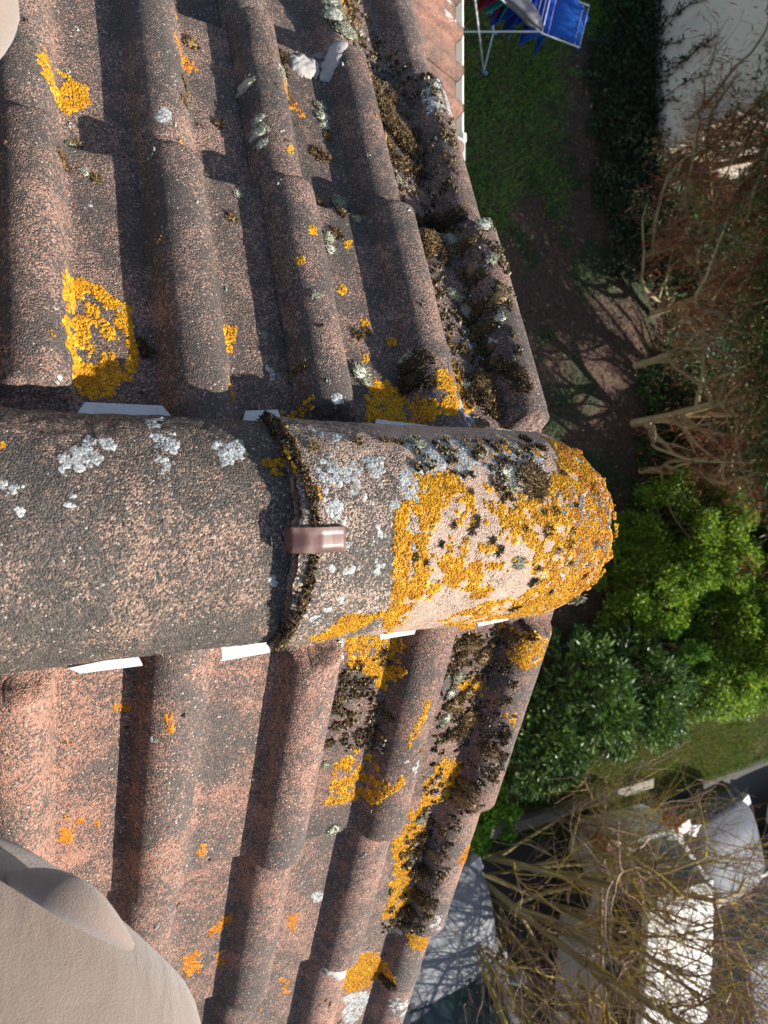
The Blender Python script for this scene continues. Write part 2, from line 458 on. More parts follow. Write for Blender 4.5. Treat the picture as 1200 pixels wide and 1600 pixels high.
# ------------------------------------------------------------------ growth on the tiles
def in_poly(P, poly):
    x, y = P[:, 0], P[:, 1]; r = np.zeros(len(P), bool); n = len(poly)
    for i in range(n):
        x1, y1 = poly[i]; x2, y2 = poly[(i + 1) % n]
        if y1 == y2: continue
        c = ((y1 > y) != (y2 > y)) & (x < (x2 - x1) * (y - y1) / (y2 - y1) + x1); r ^= c
    return r
def un_slope(side, px, py, n=.004):
    e_s, e_n = fr(side); v = np.array(ray(px, py)); C = np.array(CAMP)
    t = (n - C @ e_n) / (v @ e_n); P = C + v * t
    return np.array([P[1], P @ e_s])
_RG = {}
def _projv(P):
    v = P - np.array(CAMP); D = v @ np.array(_d)
    return 600 + FPX * (v @ np.array(_u)) / D, 800 + FPX * (v @ np.array(_r)) / D
def un_ridge(i, px, py):
    if i not in _RG:
        Yv = np.linspace(RID[i][0], RID[i][1], 220); Tv = np.linspace(-1.5, 1.5, 220)
        A, B = np.meshgrid(Yv, Tv, indexing='ij'); P, n_ = rid_p(i, A, B); P[..., 1] -= rend(i, A, B)
        v = np.array(CAMP) - P; vis = (v * n_).sum(-1) > 0
        X, Y = _projv(P.reshape(-1, 3)); _RG[i] = (A.ravel(), B.ravel(), X, Y, vis.ravel())
    A, B, X, Y, vis = _RG[i]
    dd = (X - px) ** 2 + (Y - py) ** 2 + np.where(vis, 0, 1e9); j = dd.argmin()
    return np.array([A[j], B[j] * .115])
def sample(surfid, poly, spacing, cover, nsc=60, seed=0, soft=.35):
    """points in surface coordinates inside a patch whose outline breaks up irregularly"""
    un = (lambda p: un_ridge(surfid, *p)) if surfid in (0, 1) else (lambda p: un_slope(-1 if surfid == 'L' else 1, *p))
    Q = np.array([un(p) for p in poly])
    pad = .008
    lo = Q.min(0) - pad; hi = Q.max(0) + pad; A = (hi - lo).prod()
    spacing = spacing * .82; n = int(A / spacing ** 2 * 1.3) + 4
    r = np.random.default_rng(seed + 5000)
    P = lo + r.random((n, 2)) * (hi - lo)
    x_, y_ = Q[:, 0], Q[:, 1]; A2 = abs((x_ * np.roll(y_, -1) - y_ * np.roll(x_, -1)).sum()) / 2; pe_ = np.linalg.norm(Q - np.roll(Q, -1, 0), axis=1).sum()
    amp = min(.020, 2.2 * A2 / pe_)
    W = P + (np.stack([fbm(P[:, 0] * 90, P[:, 1] * 90, 1, seed), fbm(P[:, 0] * 90, P[:, 1] * 90, 9, seed + 3)], 1) - .5) * amp
    m = in_poly(W, Q)
    f = fbm(P[:, 0] * nsc, P[:, 1] * nsc, 4, seed + 9, 3)
    m &= f < (.5 + (cover - .5) * .55) + (r.random(n) - .5) * .05
    return P[m]
def s_pos(surfid, P):
    """world position, normal of surface-coordinate points"""
    X0, nn = s_pos0(surfid, P); bv = tree_of(surfid); out = X0.copy()
    for i in range(len(P)):
        h = bv.ray_cast(Vector(X0[i] + nn[i] * .03), Vector(-nn[i]), .06)
        if h[0] is not None: out[i] = h[0]
    return out, nn
def s_pos0(surfid, P):
    if surfid in (0, 1):
        X, n = rid_p(surfid, P[:, 0], P[:, 1] / .115); X = X.copy(); X[:, 1] -= rend(surfid, P[:, 0], P[:, 1] / .115); return X, n
    side = -1 if surfid == 'L' else 1
    e = .0015; Y, S = P[:, 0], P[:, 1]
    n = surf(side, Y, S)
    X0 = spos(side, Y, S, n); ty = spos(side, Y + e, S, surf(side, Y + e, S)) - X0
    e_s, e_n = fr(side)
    ty = np.clip(ty, -.003, .003)
    nn = np.cross(ty, e_s); nn *= np.sign((nn * e_n).sum(1))[:, None]
    nn /= np.linalg.norm(nn, axis=1)[:, None]
    return X0, nn
def frames(Nn):
    a = np.cross(Nn, np.array([.3, .2, .93])); a /= np.linalg.norm(a, axis=1)[:, None] + 1e-9
    return a, np.cross(Nn, a)
def lobes(X, Nn, r0, r1, h, seed, k=7):
    """crust lobes: small raised irregular buttons lying on the surface"""
    r = np.random.default_rng(seed); n = len(X); A, B = frames(Nn)
    R = r.uniform(r0, r1, n); th = np.arange(k) * 2 * math.pi / k + r.random((n, 1)) * 6
    rr = R[:, None] * r.uniform(.55, 1.2, (n, k))
    up = Nn[:, None, :] * (r.uniform(.0, .45, (n, k)) * h)[..., None]
    ring = X[:, None, :] + A[:, None, :] * (np.cos(th) * rr)[..., None] + B[:, None, :] * (np.sin(th) * rr)[..., None] + up
    ring2 = ring * .42 + X[:, None, :] * .58 + Nn[:, None, :] * (r.uniform(.75, 1.3, (n, k)) * h)[..., None]
    V = np.concatenate([ring - Nn[:, None, :] * h * .8, ring2], 1)
    b = (np.arange(n) * 2 * k)[:, None]; j = np.arange(k); j2 = (j + 1) % k
    F4 = np.stack([b + j, b + j2, b + k + j2, b + k + j], -1).reshape(-1, 4)
    Fc = (b + k + j)
    return V.reshape(-1, 3), [F4, Fc]
def owner(surfid, P):
    if surfid in (0, 1): return [RIDO[surfid]] * len(P)
    side = -1 if surfid == 'L' else 1
    return [tile_at(side, y, s) for y, s in P]
BAG = {}
def to_bag(own, name, mat, V, Fs):
    V0, F0, n = BAG.setdefault((own.name, name), ([], {}, [0, mat, own]))[:3]
    for F in Fs: F0.setdefault(F.shape[1], []).append(F + n[0])
    V0.append(V); n[0] += len(V)
def put(surfid, P, builder, name, mat):
    if len(P) == 0: return
    ow = owner(surfid, P); names = np.array([o.name for o in ow])
    for nm in np.unique(names):
        m = names == nm; o = ow[int(np.argmax(m))]
        V, Fs = builder(P[m]); to_bag(o, name, mat, V, Fs)
LN = [0]
_T = {}
def tree_of(surfid):
    if surfid not in _T:
        obs = [RIDO[surfid]] if surfid in (0, 1) else [o for (sd, c, k), o in TILES.items() if sd == (-1 if surfid == 'L' else 1) and k < 5]
        VV = []; FF = []; n = 0
        for o in obs:
            me = o.data; v = np.empty(len(me.vertices) * 3); me.vertices.foreach_get('co', v); v = v.reshape(-1, 3) + np.array(o.location)
            f = np.empty(len(me.loops), int); me.loops.foreach_get('vertex_index', f); VV.append(v); FF.append(f.reshape(-1, 4) + n); n += len(v)
        _T[surfid] = BVHTree.FromPolygons(np.concatenate(VV).tolist(), np.concatenate(FF).tolist())
    return _T[surfid]
def crust(surfid, poly, kind='y', cover=.7, spacing=.0032, size=(.0010, .0025), h=.0011, nsc=60):
    LN[0] += 1; sd = LN[0] * 13
    if kind == 'w': nsc = max(nsc, 135); cover = cover * .86
    P = sample(surfid, poly, spacing, cover, nsc, sd)
    nm, mat = {'y': ('yellow_lichen', M_yel), 'o': ('orange_lichen', M_org), 'w': ('grey_lichen', M_wht)}[kind]
    def bl(Q):
        X, Nn = s_pos(surfid, Q); 
        V1, F1 = lobes(X, Nn, size[0], size[1], h, sd)
        X2 = X[::2]; V2, F2 = lobes(X2, Nn[::2], size[1] * 1.0, size[1] * 1.7, h * .45, sd + 1, 9)
        return np.concatenate([V1, V2]), F1 + [f + len(V1) for f in F2]
    put(surfid, P, bl, nm, mat)
def spikes(X, D, ln, wd, seed):
    r = np.random.default_rng(seed); n = len(X); A, B = frames(D)
    L_ = r.uniform(.6, 1.25, n)[:, None] * ln; W = r.uniform(.7, 1.3, n)[:, None] * wd
    t = r.random(n) * 6.28; ca, sa = np.cos(t)[:, None], np.sin(t)[:, None]
    a = A * ca + B * sa; b = B * ca - A * sa
    V = np.stack([X + a * W, X - a * W * .5 + b * W * .85, X - a * W * .5 - b * W * .85, X + D * L_ + a * W * .5], 1)
    i = (np.arange(n) * 4)[:, None]
    F = np.concatenate([i + np.array([[0, 1, 3]]), i + np.array([[1, 2, 3]]), i + np.array([[2, 0, 3]])], 0)
    return V.reshape(-1, 3), F
def cushion(surfid, px, py, rpx, kind='b', hgt=.42, squash=1.0):
    """a moss cushion: an uneven dome packed with short pointed shoots"""
    LN[0] += 1; sd = LN[0] * 17; r = np.random.default_rng(sd)
    c = un_ridge(surfid, px, py) if surfid in (0, 1) else un_slope(-1 if surfid == 'L' else 1, px, py, .002)
    X0, N0 = s_pos(surfid, c[None]); dep = float((X0[0] - np.array(CAMP)) @ np.array(_d))
    R = rpx * dep / FPX * 1.08
    n = int(min(1500, max(60, (R / .0011) ** 2 * 1.1)))
    rr = np.sqrt(r.random(n)); th = r.random(n) * 6.283
    wob = 1 + .35 * (fbm(np.cos(th) * 1.5, np.sin(th) * 1.5, sd, sd) - .5) * 2
    Q = c + np.stack([np.cos(th) * rr * wob * squash, np.sin(th) * rr * wob], 1) * R
    Xs, Ns = s_pos(surfid, Q)
    if surfid not in (0, 1):
        kp = ((Xs - X0[0]) @ N0[0] < .010) | (rr < .15); Q, Xs, Ns, rr = Q[kp], Xs[kp], Ns[kp], rr[kp]
    lump = .55 + .9 * fbm(Q[:, 0] * 180, Q[:, 1] * 180, 2, sd, 2)
    hh = R * hgt * np.sqrt(np.clip(1 - rr ** 2, 0, 1)) * lump
    Cc = X0[0] - N0[0] * R * .3
    D = Xs + Ns * hh[:, None] - Cc; D /= np.linalg.norm(D, axis=1)[:, None]
    D = D + r.normal(0, .28, D.shape); D /= np.linalg.norm(D, axis=1)[:, None]
    ln, wd = {'b': (.0052, .0009), 'g': (.0042, .0007), 'd': (.005, .0010)}[kind]
    V, F = spikes(Xs + Ns * hh[:, None] - D * ln * .3, D, ln, wd, sd)
    # dense heart of the cushion
    k = 14; rings = 5; ph = np.arange(k) * 6.283 / k
    C2 = []
    for q in range(rings):
        f = q / rings + .02
        Q2 = c + np.stack([np.cos(ph) * f * squash, np.sin(ph) * f], 1) * R * .97
        X2, N2 = s_pos(surfid, Q2); C2.append(X2 + N2 * (R * hgt * .8 * math.sqrt(1 - f * f) - .0015 * (q == rings - 1)))
    Vc = np.concatenate(C2); i = np.arange(rings - 1)[:, None] * k; j = np.arange(k)[None]; j2 = (j + 1) % k
    Fc = np.stack([i + j, i + j2, i + k + j2, i + k + j], -1).reshape(-1, 4)
    nm, mat = {'b': ('brown_moss', M_moss), 'g': ('grey_moss', M_gmoss), 'd': ('dark_moss', M_dmoss)}[kind]
    o = owner(surfid, c[None])[0]
    to_bag(o, nm, mat, V, [F]); to_bag(o, nm, mat, Vc, [Fc])

# lawn-side slope, yellow
crust('L', [(62, 108), (72, 106), (84, 140), (98, 128), (120, 130), (136, 145), (133, 167), (88, 169), (64, 150)], cover=.62)
crust('L', [(98, 432), (125, 430), (165, 448), (195, 475), (207, 505), (217, 540), (207, 580), (175, 603), (140, 609), (122, 597), (112, 560), (98, 528), (108, 500), (100, 460)], cover=.58, nsc=75)
crust('L', [(98, 432), (125, 428), (165, 446), (198, 475), (218, 540), (205, 585), (196, 578), (205, 540), (185, 480), (155, 458), (125, 444), (106, 450)], cover=.95, spacing=.0026)
crust('L', [(99, 445), (112, 440), (115, 490), (110, 525), (124, 565), (136, 603), (122, 600), (106, 545), (99, 500)], cover=.75, spacing=.0026)
crust('L', [(62, 120), (80, 104), (104, 112), (134, 130), (137, 166), (88, 170), (64, 150)], cover=.42)
crust('L', [(112, 560), (205, 575), (178, 604), (140, 610), (120, 597)], cover=.9)
crust('L', [(348, 505), (372, 505), (368, 560), (362, 590), (376, 620), (400, 630), (395, 648), (375, 650), (355, 590)], cover=.42, spacing=.003)
crust('L', [(395, 632), (485, 628), (485, 645), (395, 648)], cover=.5)
crust('L', [(583, 600), (605, 583), (635, 603), (668, 640), (672, 665), (585, 662)], cover=.88, spacing=.0026)
crust('L', [(668, 592), (685, 598), (702, 640), (690, 668), (670, 650)], cover=.8, spacing=.0027)
crust('L', [(712, 562), (722, 568), (744, 630), (738, 642), (715, 600)], cover=1.0, spacing=.0024)
crust('L', [(750, 658), (800, 664), (806, 682), (755, 674)], cover=.75)
crust('L', [(508, 0), (530, 8), (548, 50), (530, 60), (512, 30)], cover=.55, spacing=.004)
for x, y in ((540, 385), (572, 503), (533, 452), (573, 553), (615, 533), (455, 438), (470, 395), (442, 260)):
    crust('L', [(x - 5, y - 5), (x + 5, y - 6), (x + 7, y + 4), (x - 4, y + 6)], cover=.8, spacing=.003)
crust('L', [(270, 92), (282, 85), (302, 98), (304, 108), (290, 114), (276, 102)], 'o', cover=.75)
crust('L', [(430, 150), (455, 152), (475, 175), (470, 190), (445, 180)], 'o', cover=.35)
# ridge, yellow
crust(0, [(842, 680), (905, 690), (945, 745), (962, 800), (960, 860), (940, 912), (905, 946), (840, 958), (790, 968), (800, 935), (850, 905), (862, 880), (800, 840), (780, 800), (800, 775), (845, 770), (872, 740), (862, 700)], cover=.66, spacing=.0024, nsc=125)
crust(0, [(842, 680), (905, 690), (945, 745), (962, 800), (960, 860), (940, 912), (905, 946), (880, 900), (880, 760), (870, 700)], 'o', cover=.56, spacing=.0034, nsc=75)
crust(0, [(660, 745), (702, 738), (765, 790), (740, 800), (690, 792), (665, 865), (720, 870), (772, 890), (765, 925), (740, 942), (700, 905), (660, 930), (620, 965), (598, 975), (620, 900), (616, 850), (620, 800), (640, 770)], cover=.60, spacing=.0026, nsc=70)
crust(0, [(615, 800), (632, 790), (640, 850), (636, 900), (622, 960), (600, 975), (618, 890)], cover=.9, spacing=.0026)
crust(0, [(655, 745), (700, 738), (715, 760), (700, 790), (660, 795)], cover=.9, spacing=.0026)
crust(0, [(487, 995), (540, 962), (590, 953), (602, 960), (560, 982), (500, 1006)], cover=.85, spacing=.0026)
crust(0, [(600, 970), (640, 935), (720, 875), (745, 880), (690, 915), (640, 965), (610, 990)], cover=.7, spacing=.0026)
crust(0, [(690, 965), (760, 940), (830, 925), (850, 960), (790, 966), (700, 985)], cover=.6, spacing=.003)
crust(0, [(700, 760), (860, 760), (860, 900), (700, 880)], cover=.30, spacing=.003, nsc=110)
crumbs_spots = [(880, 740), (900, 790), (930, 850), (890, 880), (860, 925), (915, 900), (870, 860), (840, 890), (925, 760), (895, 830), (850, 800), (820, 825), (770, 845), (690, 850), (665, 880), (710, 820), (735, 770), (650, 870)]
crust(0, [(522, 860), (538, 858), (532, 878), (522, 882)], cover=.7)
crust(0, [(484, 763), (500, 765), (500, 777), (484, 775)], cover=1)
crust(1, [(390, 712), (440, 714), (446, 745), (400, 740)], cover=.45)
crust(1, [(0, 686), (6, 686), (6, 695), (0, 695)], cover=.8)
crust(0, [(448, 700), (464, 700), (470, 745), (455, 740)], cover=.6)
crust(0, [(730, 690), (845, 700), (850, 720), (735, 705)], cover=.42)
# car-park slope, yellow
crust('R', [(550, 1003), (632, 996), (626, 1040), (602, 1086), (575, 1060), (545, 1045)], cover=.8, spacing=.0026)
crust('R', [(648, 1070), (656, 1072), (640, 1110), (622, 1140), (620, 1130), (638, 1095)], cover=.7, spacing=.003)
crust('R', [(520, 1195), (560, 1168), (580, 1180), (590, 1200), (575, 1216), (540, 1246), (505, 1254), (515, 1220)], cover=.55, nsc=100, spacing=.0027)
crust('R', [(506, 1252), (540, 1240), (580, 1210), (612, 1178), (610, 1190), (580, 1222), (545, 1250)], cover=.9, spacing=.0026)
crust('R', [(690, 1183), (722, 1190), (702, 1232), (680, 1262), (650, 1292), (640, 1280), (656, 1222)], cover=.85, spacing=.0026)
crust('R', [(780, 985), (842, 978), (832, 1012), (800, 1034), (788, 1002)], cover=.65, spacing=.0028)
crust('R', [(722, 974), (746, 974), (748, 994), (725, 992)], cover=.9)
crust('R', [(720, 1070), (750, 1065), (780, 1080), (785, 1110), (765, 1095), (730, 1090)], cover=.45)
crust('R', [(615, 1312), (650, 1290), (664, 1300), (642, 1340), (640, 1400), (615, 1425), (595, 1430), (615, 1370)], cover=.8, spacing=.0028)
crust('R', [(630, 1442), (650, 1430), (667, 1445), (656, 1460), (632, 1460)], cover=1, spacing=.0028)
crust('R', [(533, 1530), (555, 1500), (590, 1494), (607, 1515), (570, 1546), (538, 1553)], cover=.95, spacing=.0028)
crust('R', [(700, 1305), (722, 1300), (722, 1325), (702, 1328)], 'o', cover=.55)
for pl, cv in (([(95, 1300), (125, 1282), (155, 1284), (150, 1312), (115, 1330)], .42), ([(310, 1300), (335, 1300), (332, 1325), (310, 1335)], .5),
               ([(450, 1430), (488, 1428), (480, 1448), (455, 1455)], .45), ([(280, 1500), (310, 1480), (312, 1510), (290, 1520)], .5),
               ([(320, 1460), (362, 1425), (362, 1440), (330, 1470)], .45), ([(182, 1112), (206, 1114), (204, 1124), (184, 1124)], .8), ([(335, 1485), (352, 1482), (350, 1500), (338, 1505)], .5),
               ([(430, 1540), (455, 1535), (450, 1560), (432, 1560)], .4), ([(250, 1090), (262, 1088), (265, 1115), (252, 1118)], .8)):
    crust('R', pl, 'o', cover=cv, spacing=.003, size=(.0012, .0026), h=.0008)
# grey and white lichen
W = dict(kind='w', h=.0005, spacing=.0028, size=(.0010, .0026))
crust(1, [(95, 705), (130, 682), (168, 685), (170, 708), (150, 730), (105, 738)], cover=.52, **W)
crust(1, [(240, 680), (282, 680), (266, 742), (245, 746)], cover=.42, **W)
crust(1, [(338, 692), (372, 690), (380, 715), (356, 727), (340, 712)], cover=.72, **W)
crust(1, [(0, 750), (50, 765), (45, 800), (10, 790)], cover=.3, **W)
crust(1, [(80, 775), (120, 778), (125, 805), (85, 800)], cover=.22, **W)
crust(1, [(225, 655), (250, 655), (250, 668), (228, 668)], cover=.5, **W)
crust(1, [(420, 905), (432, 900), (430, 915), (420, 914)], cover=.8, **W)
crust(0, [(488, 728), (520, 712), (562, 728), (568, 765), (530, 750), (500, 758)], cover=.62, **W)
crust(0, [(508, 784), (530, 784), (538, 805), (522, 817), (512, 806)], cover=.9, **W)
crust(0, [(485, 670), (540, 680), (540, 700), (495, 695)], cover=.4, **W)
crust(0, [(558, 700), (602, 712), (598, 755), (565, 725)], cover=.45, **W)
crust(0, [(622, 762), (640, 728), (664, 738), (656, 790), (635, 782)], cover=.85, **W)
crust(0, [(640, 688), (700, 684), (760, 700), (822, 740), (842, 772), (810, 782), (760, 742), (700, 735), (655, 745)], cover=.66, **W)
crust(0, [(780, 690), (850, 700), (850, 740), (790, 720)], cover=.5, **W)
crust(0, [(885, 700), (905, 710), (900, 725), (885, 720)], cover=.6, **W)
crust(0, [(885, 760), (925, 770), (925, 820), (905, 830), (890, 790)], cover=.3, **W)
crust(0, [(872, 890), (890, 885), (886, 905), (874, 906)], cover=.8, **W)
crust(0, [(480, 965), (500, 963), (498, 975), (484, 978)], cover=.8, **W)
crust(0, [(500, 760), (620, 700), (620, 960), (500, 960)], cover=.12, nsc=150, **W)
crust('L', [(236, 210), (246, 200), (260, 205), (262, 216), (245, 222)], cover=.95, **W)
crust('L', [(705, 640), (742, 632), (748, 650), (722, 668), (705, 655)], cover=.85, **W)
crust('L', [(640, 168), (665, 160), (695, 195), (690, 212), (660, 200)], cover=.55, **W)
crust('L', [(605, 265), (640, 272), (640, 292), (615, 285)], cover=.7, **W)
crust('L', [(700, 512), (735, 520), (765, 545), (750, 560), (712, 535)], cover=.55, **W)
crust('L', [(600, 265), (700, 380), (690, 420), (600, 300)], cover=.15, **W)
crust('L', [(420, 555), (432, 570), (434, 585), (424, 575)], cover=.6, **W)
crust('L', [(85, 595), (100, 605), (96, 617), (86, 610)], cover=.6, **W)
crust('L', [(138, 322), (150, 328), (165, 350), (150, 345)], cover=.3, **W)
crust('L', [(505, 635), (520, 632), (522, 645), (508, 648)], cover=1, **W)
crust('R', [(536, 1560), (560, 1548), (576, 1555), (568, 1575), (545, 1598), (536, 1590)], cover=.85, **W)
crust('R', [(490, 1400), (503, 1395), (505, 1408), (493, 1412)], cover=1, **W)
crust('R', [(225, 1120), (240, 1120), (244, 1136), (232, 1136)], cover=.6, **W)
crust('R', [(575, 1155), (590, 1150), (590, 1165), (575, 1165)], cover=.7, **W)
crust('R', [(655, 1395), (672, 1398), (670, 1420), (655, 1415)], cover=.5, **W)
crust('R', [(615, 1150), (635, 1145), (632, 1180), (615, 1175)], cover=.35, **W)
crust('R', [(525, 1005), (545, 1000), (548, 1015), (530, 1030)], cover=.35, **W)
crust('R', [(600, 1535), (625, 1530), (622, 1552), (602, 1555)], cover=.5, **W)
# moss cushions:  x, y, radius in photo pixels, kind
for a in ((112, 226, 14, 'g'), (122, 216, 6, 'b'), (150, 236, 9, 'g'), (97, 270, 12, 'd'), (150, 288, 7, 'b'), (132, 278, 7, 'g'), (297, 76, 13, 'b'), (287, 148, 8, 'b'),
          (282, 183, 7, 'b'), (340, 190, 7, 'd'), (325, 270, 8, 'g'), (338, 280, 6, 'd'), (360, 345, 9, 'b'), (370, 313, 7, 'g'), (252, 17, 6, 'b'),
          (378, 155, 11, 'g'), (398, 228, 11, 'g'), (403, 246, 8, 'g'), (396, 212, 7, 'g'), (438, 100, 13, 'd'), (432, 145, 9, 'g'), (447, 160, 12, 'b'), (440, 120, 9, 'd'),
          (508, 172, 8, 'g'), (512, 186, 9, 'g'), (516, 198, 7, 'g'), (522, 213, 6, 'b'), (494, 236, 9, 'b'), (515, 242, 11, 'b'), (542, 312, 12, 'g'), (505, 312, 8, 'b'),
          (538, 342, 7, 'b'), (560, 352, 6, 'g'), (518, 380, 10, 'g'), (522, 396, 8, 'g'), (530, 372, 9, 'b'), (478, 492, 8, 'g'), (230, 542, 11, 'd'), (222, 530, 8, 'd'),
          (570, 521, 8, 'b'), (583, 515, 4, 'b'), (465, 582, 7, 'b'), (415, 520, 5, 'g'), (574, 578, 13, 'g'), (584, 592, 9, 'g'), (652, 580, 15, 'd'), (645, 600, 14, 'd'), (662, 612, 10, 'd'), (640, 565, 7, 'g'),
          (515, 35, 12, 'g'), (520, 55, 14, 'g'), (545, 30, 16, 'd'), (538, 80, 14, 'g'), (560, 75, 15, 'd'), (570, 50, 8, 'g'), (550, 15, 14, 'b'), (575, 95, 12, 'd'), (562, 100, 9, 'g'),
          (590, 150, 12, 'b'), (605, 175, 15, 'b'), (622, 195, 17, 'b'), (640, 215, 18, 'b'), (655, 235, 15, 'b'), (600, 155, 8, 'g'), (620, 160, 12, 'd'), (610, 225, 12, 'b'), (625, 245, 13, 'd'), (645, 258, 13, 'b'), (670, 270, 12, 'd'), (640, 280, 8, 'g'), (660, 215, 10, 'd'),
          (660, 340, 14, 'd'), (690, 345, 16, 'd'), (712, 352, 14, 'd'), (675, 385, 15, 'b'), (672, 402, 11, 'b'), (707, 385, 10, 'g'), (702, 400, 9, 'b'), (738, 388, 11, 'g'), (722, 400, 10, 'b'), (700, 415, 8, 'd'), (712, 370, 9, 'b'),
          (730, 438, 12, 'b'), (742, 450, 9, 'd'), (760, 437, 9, 'g'), (712, 462, 9, 'g'), (722, 470, 9, 'g'), (735, 488, 11, 'g'), (728, 478, 8, 'd'), (755, 490, 14, 'b'), (775, 492, 11, 'b'), (748, 505, 8, 'd'), (780, 518, 8, 'g'), (765, 520, 12, 'b'), (755, 528, 9, 'd'), (735, 545, 10, 'b'), (772, 548, 12, 'd'), (782, 570, 9, 'd'), (715, 535, 7, 'b'),
          (765, 600, 20, 'b'), (775, 620, 20, 'b'), (752, 615, 12, 'd'), (800, 600, 12, 'd'), (808, 620, 11, 'd'), (790, 640, 12, 'b'), (742, 600, 8, 'g'), (795, 585, 8, 'b')):
    vp = a[0] > 505
    cushion('L', a[0] - (9 if vp else 0) - (8 if a[0] > 745 and 400 < a[1] < 590 else 0) - (7 if a[0] > 615 and a[1] < 300 else 0), a[1], a[2] * (1.15 if vp else 1), a[3], .6 if vp else .42)
for a in ((832, 748, 30, 'b', .18), (842, 770, 14, 'b', .25), (790, 738, 13, 'g', .35), (782, 722, 10, 'd', .3), (655, 695, 12, 'g', .5), (668, 722, 9, 'g', .5), (640, 688, 9, 'g', .5), (700, 700, 8, 'g', .4), (812, 880, 12, 'g', .3), (845, 700, 9, 'd', .5), (803, 700, 12, 'g', .3), (820, 685, 10, 'd', .4),
          (490, 700, 9, 'b', .4), (602, 688, 8, 'b', .4), (622, 690, 7, 'd', .4), (905, 942, 11, 'g', .7), (745, 815, 8, 'd', .2), (740, 828, 6, 'd', .2), (780, 860, 7, 'd', .2), (835, 910, 7, 'd', .3), (930, 775, 7, 'd', .15), (855, 830, 8, 'd', .15), (800, 765, 9, 'g', .3), (560, 690, 8, 'b', .3), (890, 850, 6, 'd', .15), (805, 950, 8, 'd', .3), (865, 800, 7, 'd', .15)):
    cushion(0, *a)
# moss growing in the lap of the two ridge tiles
seam = [(418, 655), (432, 668), (445, 690), (458, 715), (470, 745), (480, 775), (485, 800), (486, 822), (484, 868), (480, 895), (472, 925), (460, 955), (445, 985), (428, 1012)]
sr = np.random.default_rng(3)
for i in range(len(seam) - 1):
    for f in (0, .33, .66):
        x = seam[i][0] * (1 - f) + seam[i + 1][0] * f - 2; y = seam[i][1] * (1 - f) + seam[i + 1][1] * f
        if 828 < y < 862: continue
        cushion(1, x - 3, y, sr.uniform(6, 10) * (1.25 if i < 6 else .85), sr.choice(['d', 'd', 'b']), 1.3)
for i in range(len(seam) - 1):
    (xa, ya), (xb, yb) = seam[i], seam[i + 1]
    if ya < 850 < yb or (ya > 822 and yb < 868): continue
    q = [(xa - 1, ya), (xa + 13, ya), (xb + 13, yb), (xb - 1, yb)]
    P = sample(0, q, .0022, .85, 120, 700 + i); k = len(P) // 2
    put(0, P[:k], lambda z: lobes(*s_pos(0, z), .001, .0032, .0035, 41, 5), 'dark_moss', M_dmoss); put(0, P[k:], lambda z: lobes(*s_pos(0, z), .001, .003, .003, 43, 5), 'brown_moss', M_moss)
for a in ((745, 1008, 17, 'b'), (762, 1030, 14, 'b'), (730, 1030, 12, 'b'), (722, 1060, 11, 'g'), (735, 1085, 12, 'b'), (715, 1100, 14, 'b'), (735, 1120, 18, 'b'), (752, 1145, 14, 'b'), (722, 1140, 14, 'b'), (700, 1122, 10, 'g'), (705, 1145, 12, 'b'), (770, 1120, 10, 'd'), (760, 1060, 10, 'd'), (710, 1085, 8, 'g'), (780, 1010, 9, 'd'), (800, 990, 10, 'd'), (820, 978, 9, 'd'), (765, 1150, 9, 'd'),
          (722, 1205, 12, 'd'), (715, 1225, 14, 'b'), (700, 1242, 13, 'b'), (718, 1240, 10, 'd'), (665, 1285, 10, 'g'), (668, 1310, 12, 'd'), (660, 1330, 11, 'd'), (676, 1325, 8, 'b'), (655, 1360, 14, 'b'), (655, 1385, 15, 'b'), (662, 1350, 9, 'd'), (640, 1350, 8, 'd'), (635, 1415, 15, 'd'), (628, 1432, 10, 'd'),
          (617, 1454, 11, 'g'), (583, 1143, 15, 'd'), (575, 1150, 9, 'd'), (560, 1145, 9, 'd'), (566, 1078, 11, 'd'), (605, 1025, 8, 'd'), (605, 1040, 9, 'd'), (596, 1105, 8, 'b'), (602, 1110, 6, 'd'), (600, 1520, 10, 'd'),
          (517, 1286, 12, 'g', .35), (542, 1060, 9, 'd'), (535, 1085, 9, 'd'), (530, 1110, 9, 'd'), (525, 1135, 9, 'd'), (515, 1160, 8, 'd'), (508, 1190, 6, 'g')):
    a = list(a); vp = a[0] > 620; a[0] -= 4 if vp else 0; a[2] *= 1.0 if vp else 1; cushion('R', *(a if len(a) > 4 else a + [.62 if vp else .42]))
# crumbs of soil, dead moss and grit filling the mossy verge pans
def crumbs(sid, poly, cover, sp=.0030):
    P = sample(sid, poly, sp, cover, 90, 901)
    k = len(P) // 3
    for a, b_, mt, nm in ((0, k, M_dmoss, 'dark_moss'), (k, 2 * k, M_moss, 'brown_moss'), (2 * k, 3 * k, M_gmoss, 'grey_moss')):
        q = P[a:b_] if nm != 'grey_moss' else P[a:b_][::3]
        put(sid, q, lambda z: lobes(*s_pos(sid, z), .001, .003, .003, 31, 5), nm, mt)
crumbs('L', [(505, 0), (560, 0), (640, 130), (690, 215), (700, 320), (700, 350), (770, 430), (795, 570), (805, 640), (740, 650), (700, 540), (665, 400), (630, 300), (570, 160), (505, 70)], .36)
crumbs('R', [(720, 1000), (800, 985), (790, 1060), (770, 1160), (720, 1240), (690, 1320), (660, 1400), (615, 1460), (590, 1450), (640, 1300), (675, 1180), (690, 1080)], .36)
crumbs('R', [(545, 1040), (600, 1040), (590, 1110), (600, 1160), (560, 1170), (510, 1180), (520, 1110)], .4)
crumbs(0, [(640, 680), (840, 695), (860, 760), (800, 790), (740, 740), (650, 740)], .40)
for x_, y_ in crumbs_spots: cushion(0, x_, y_, 2.7, 'd', .3)
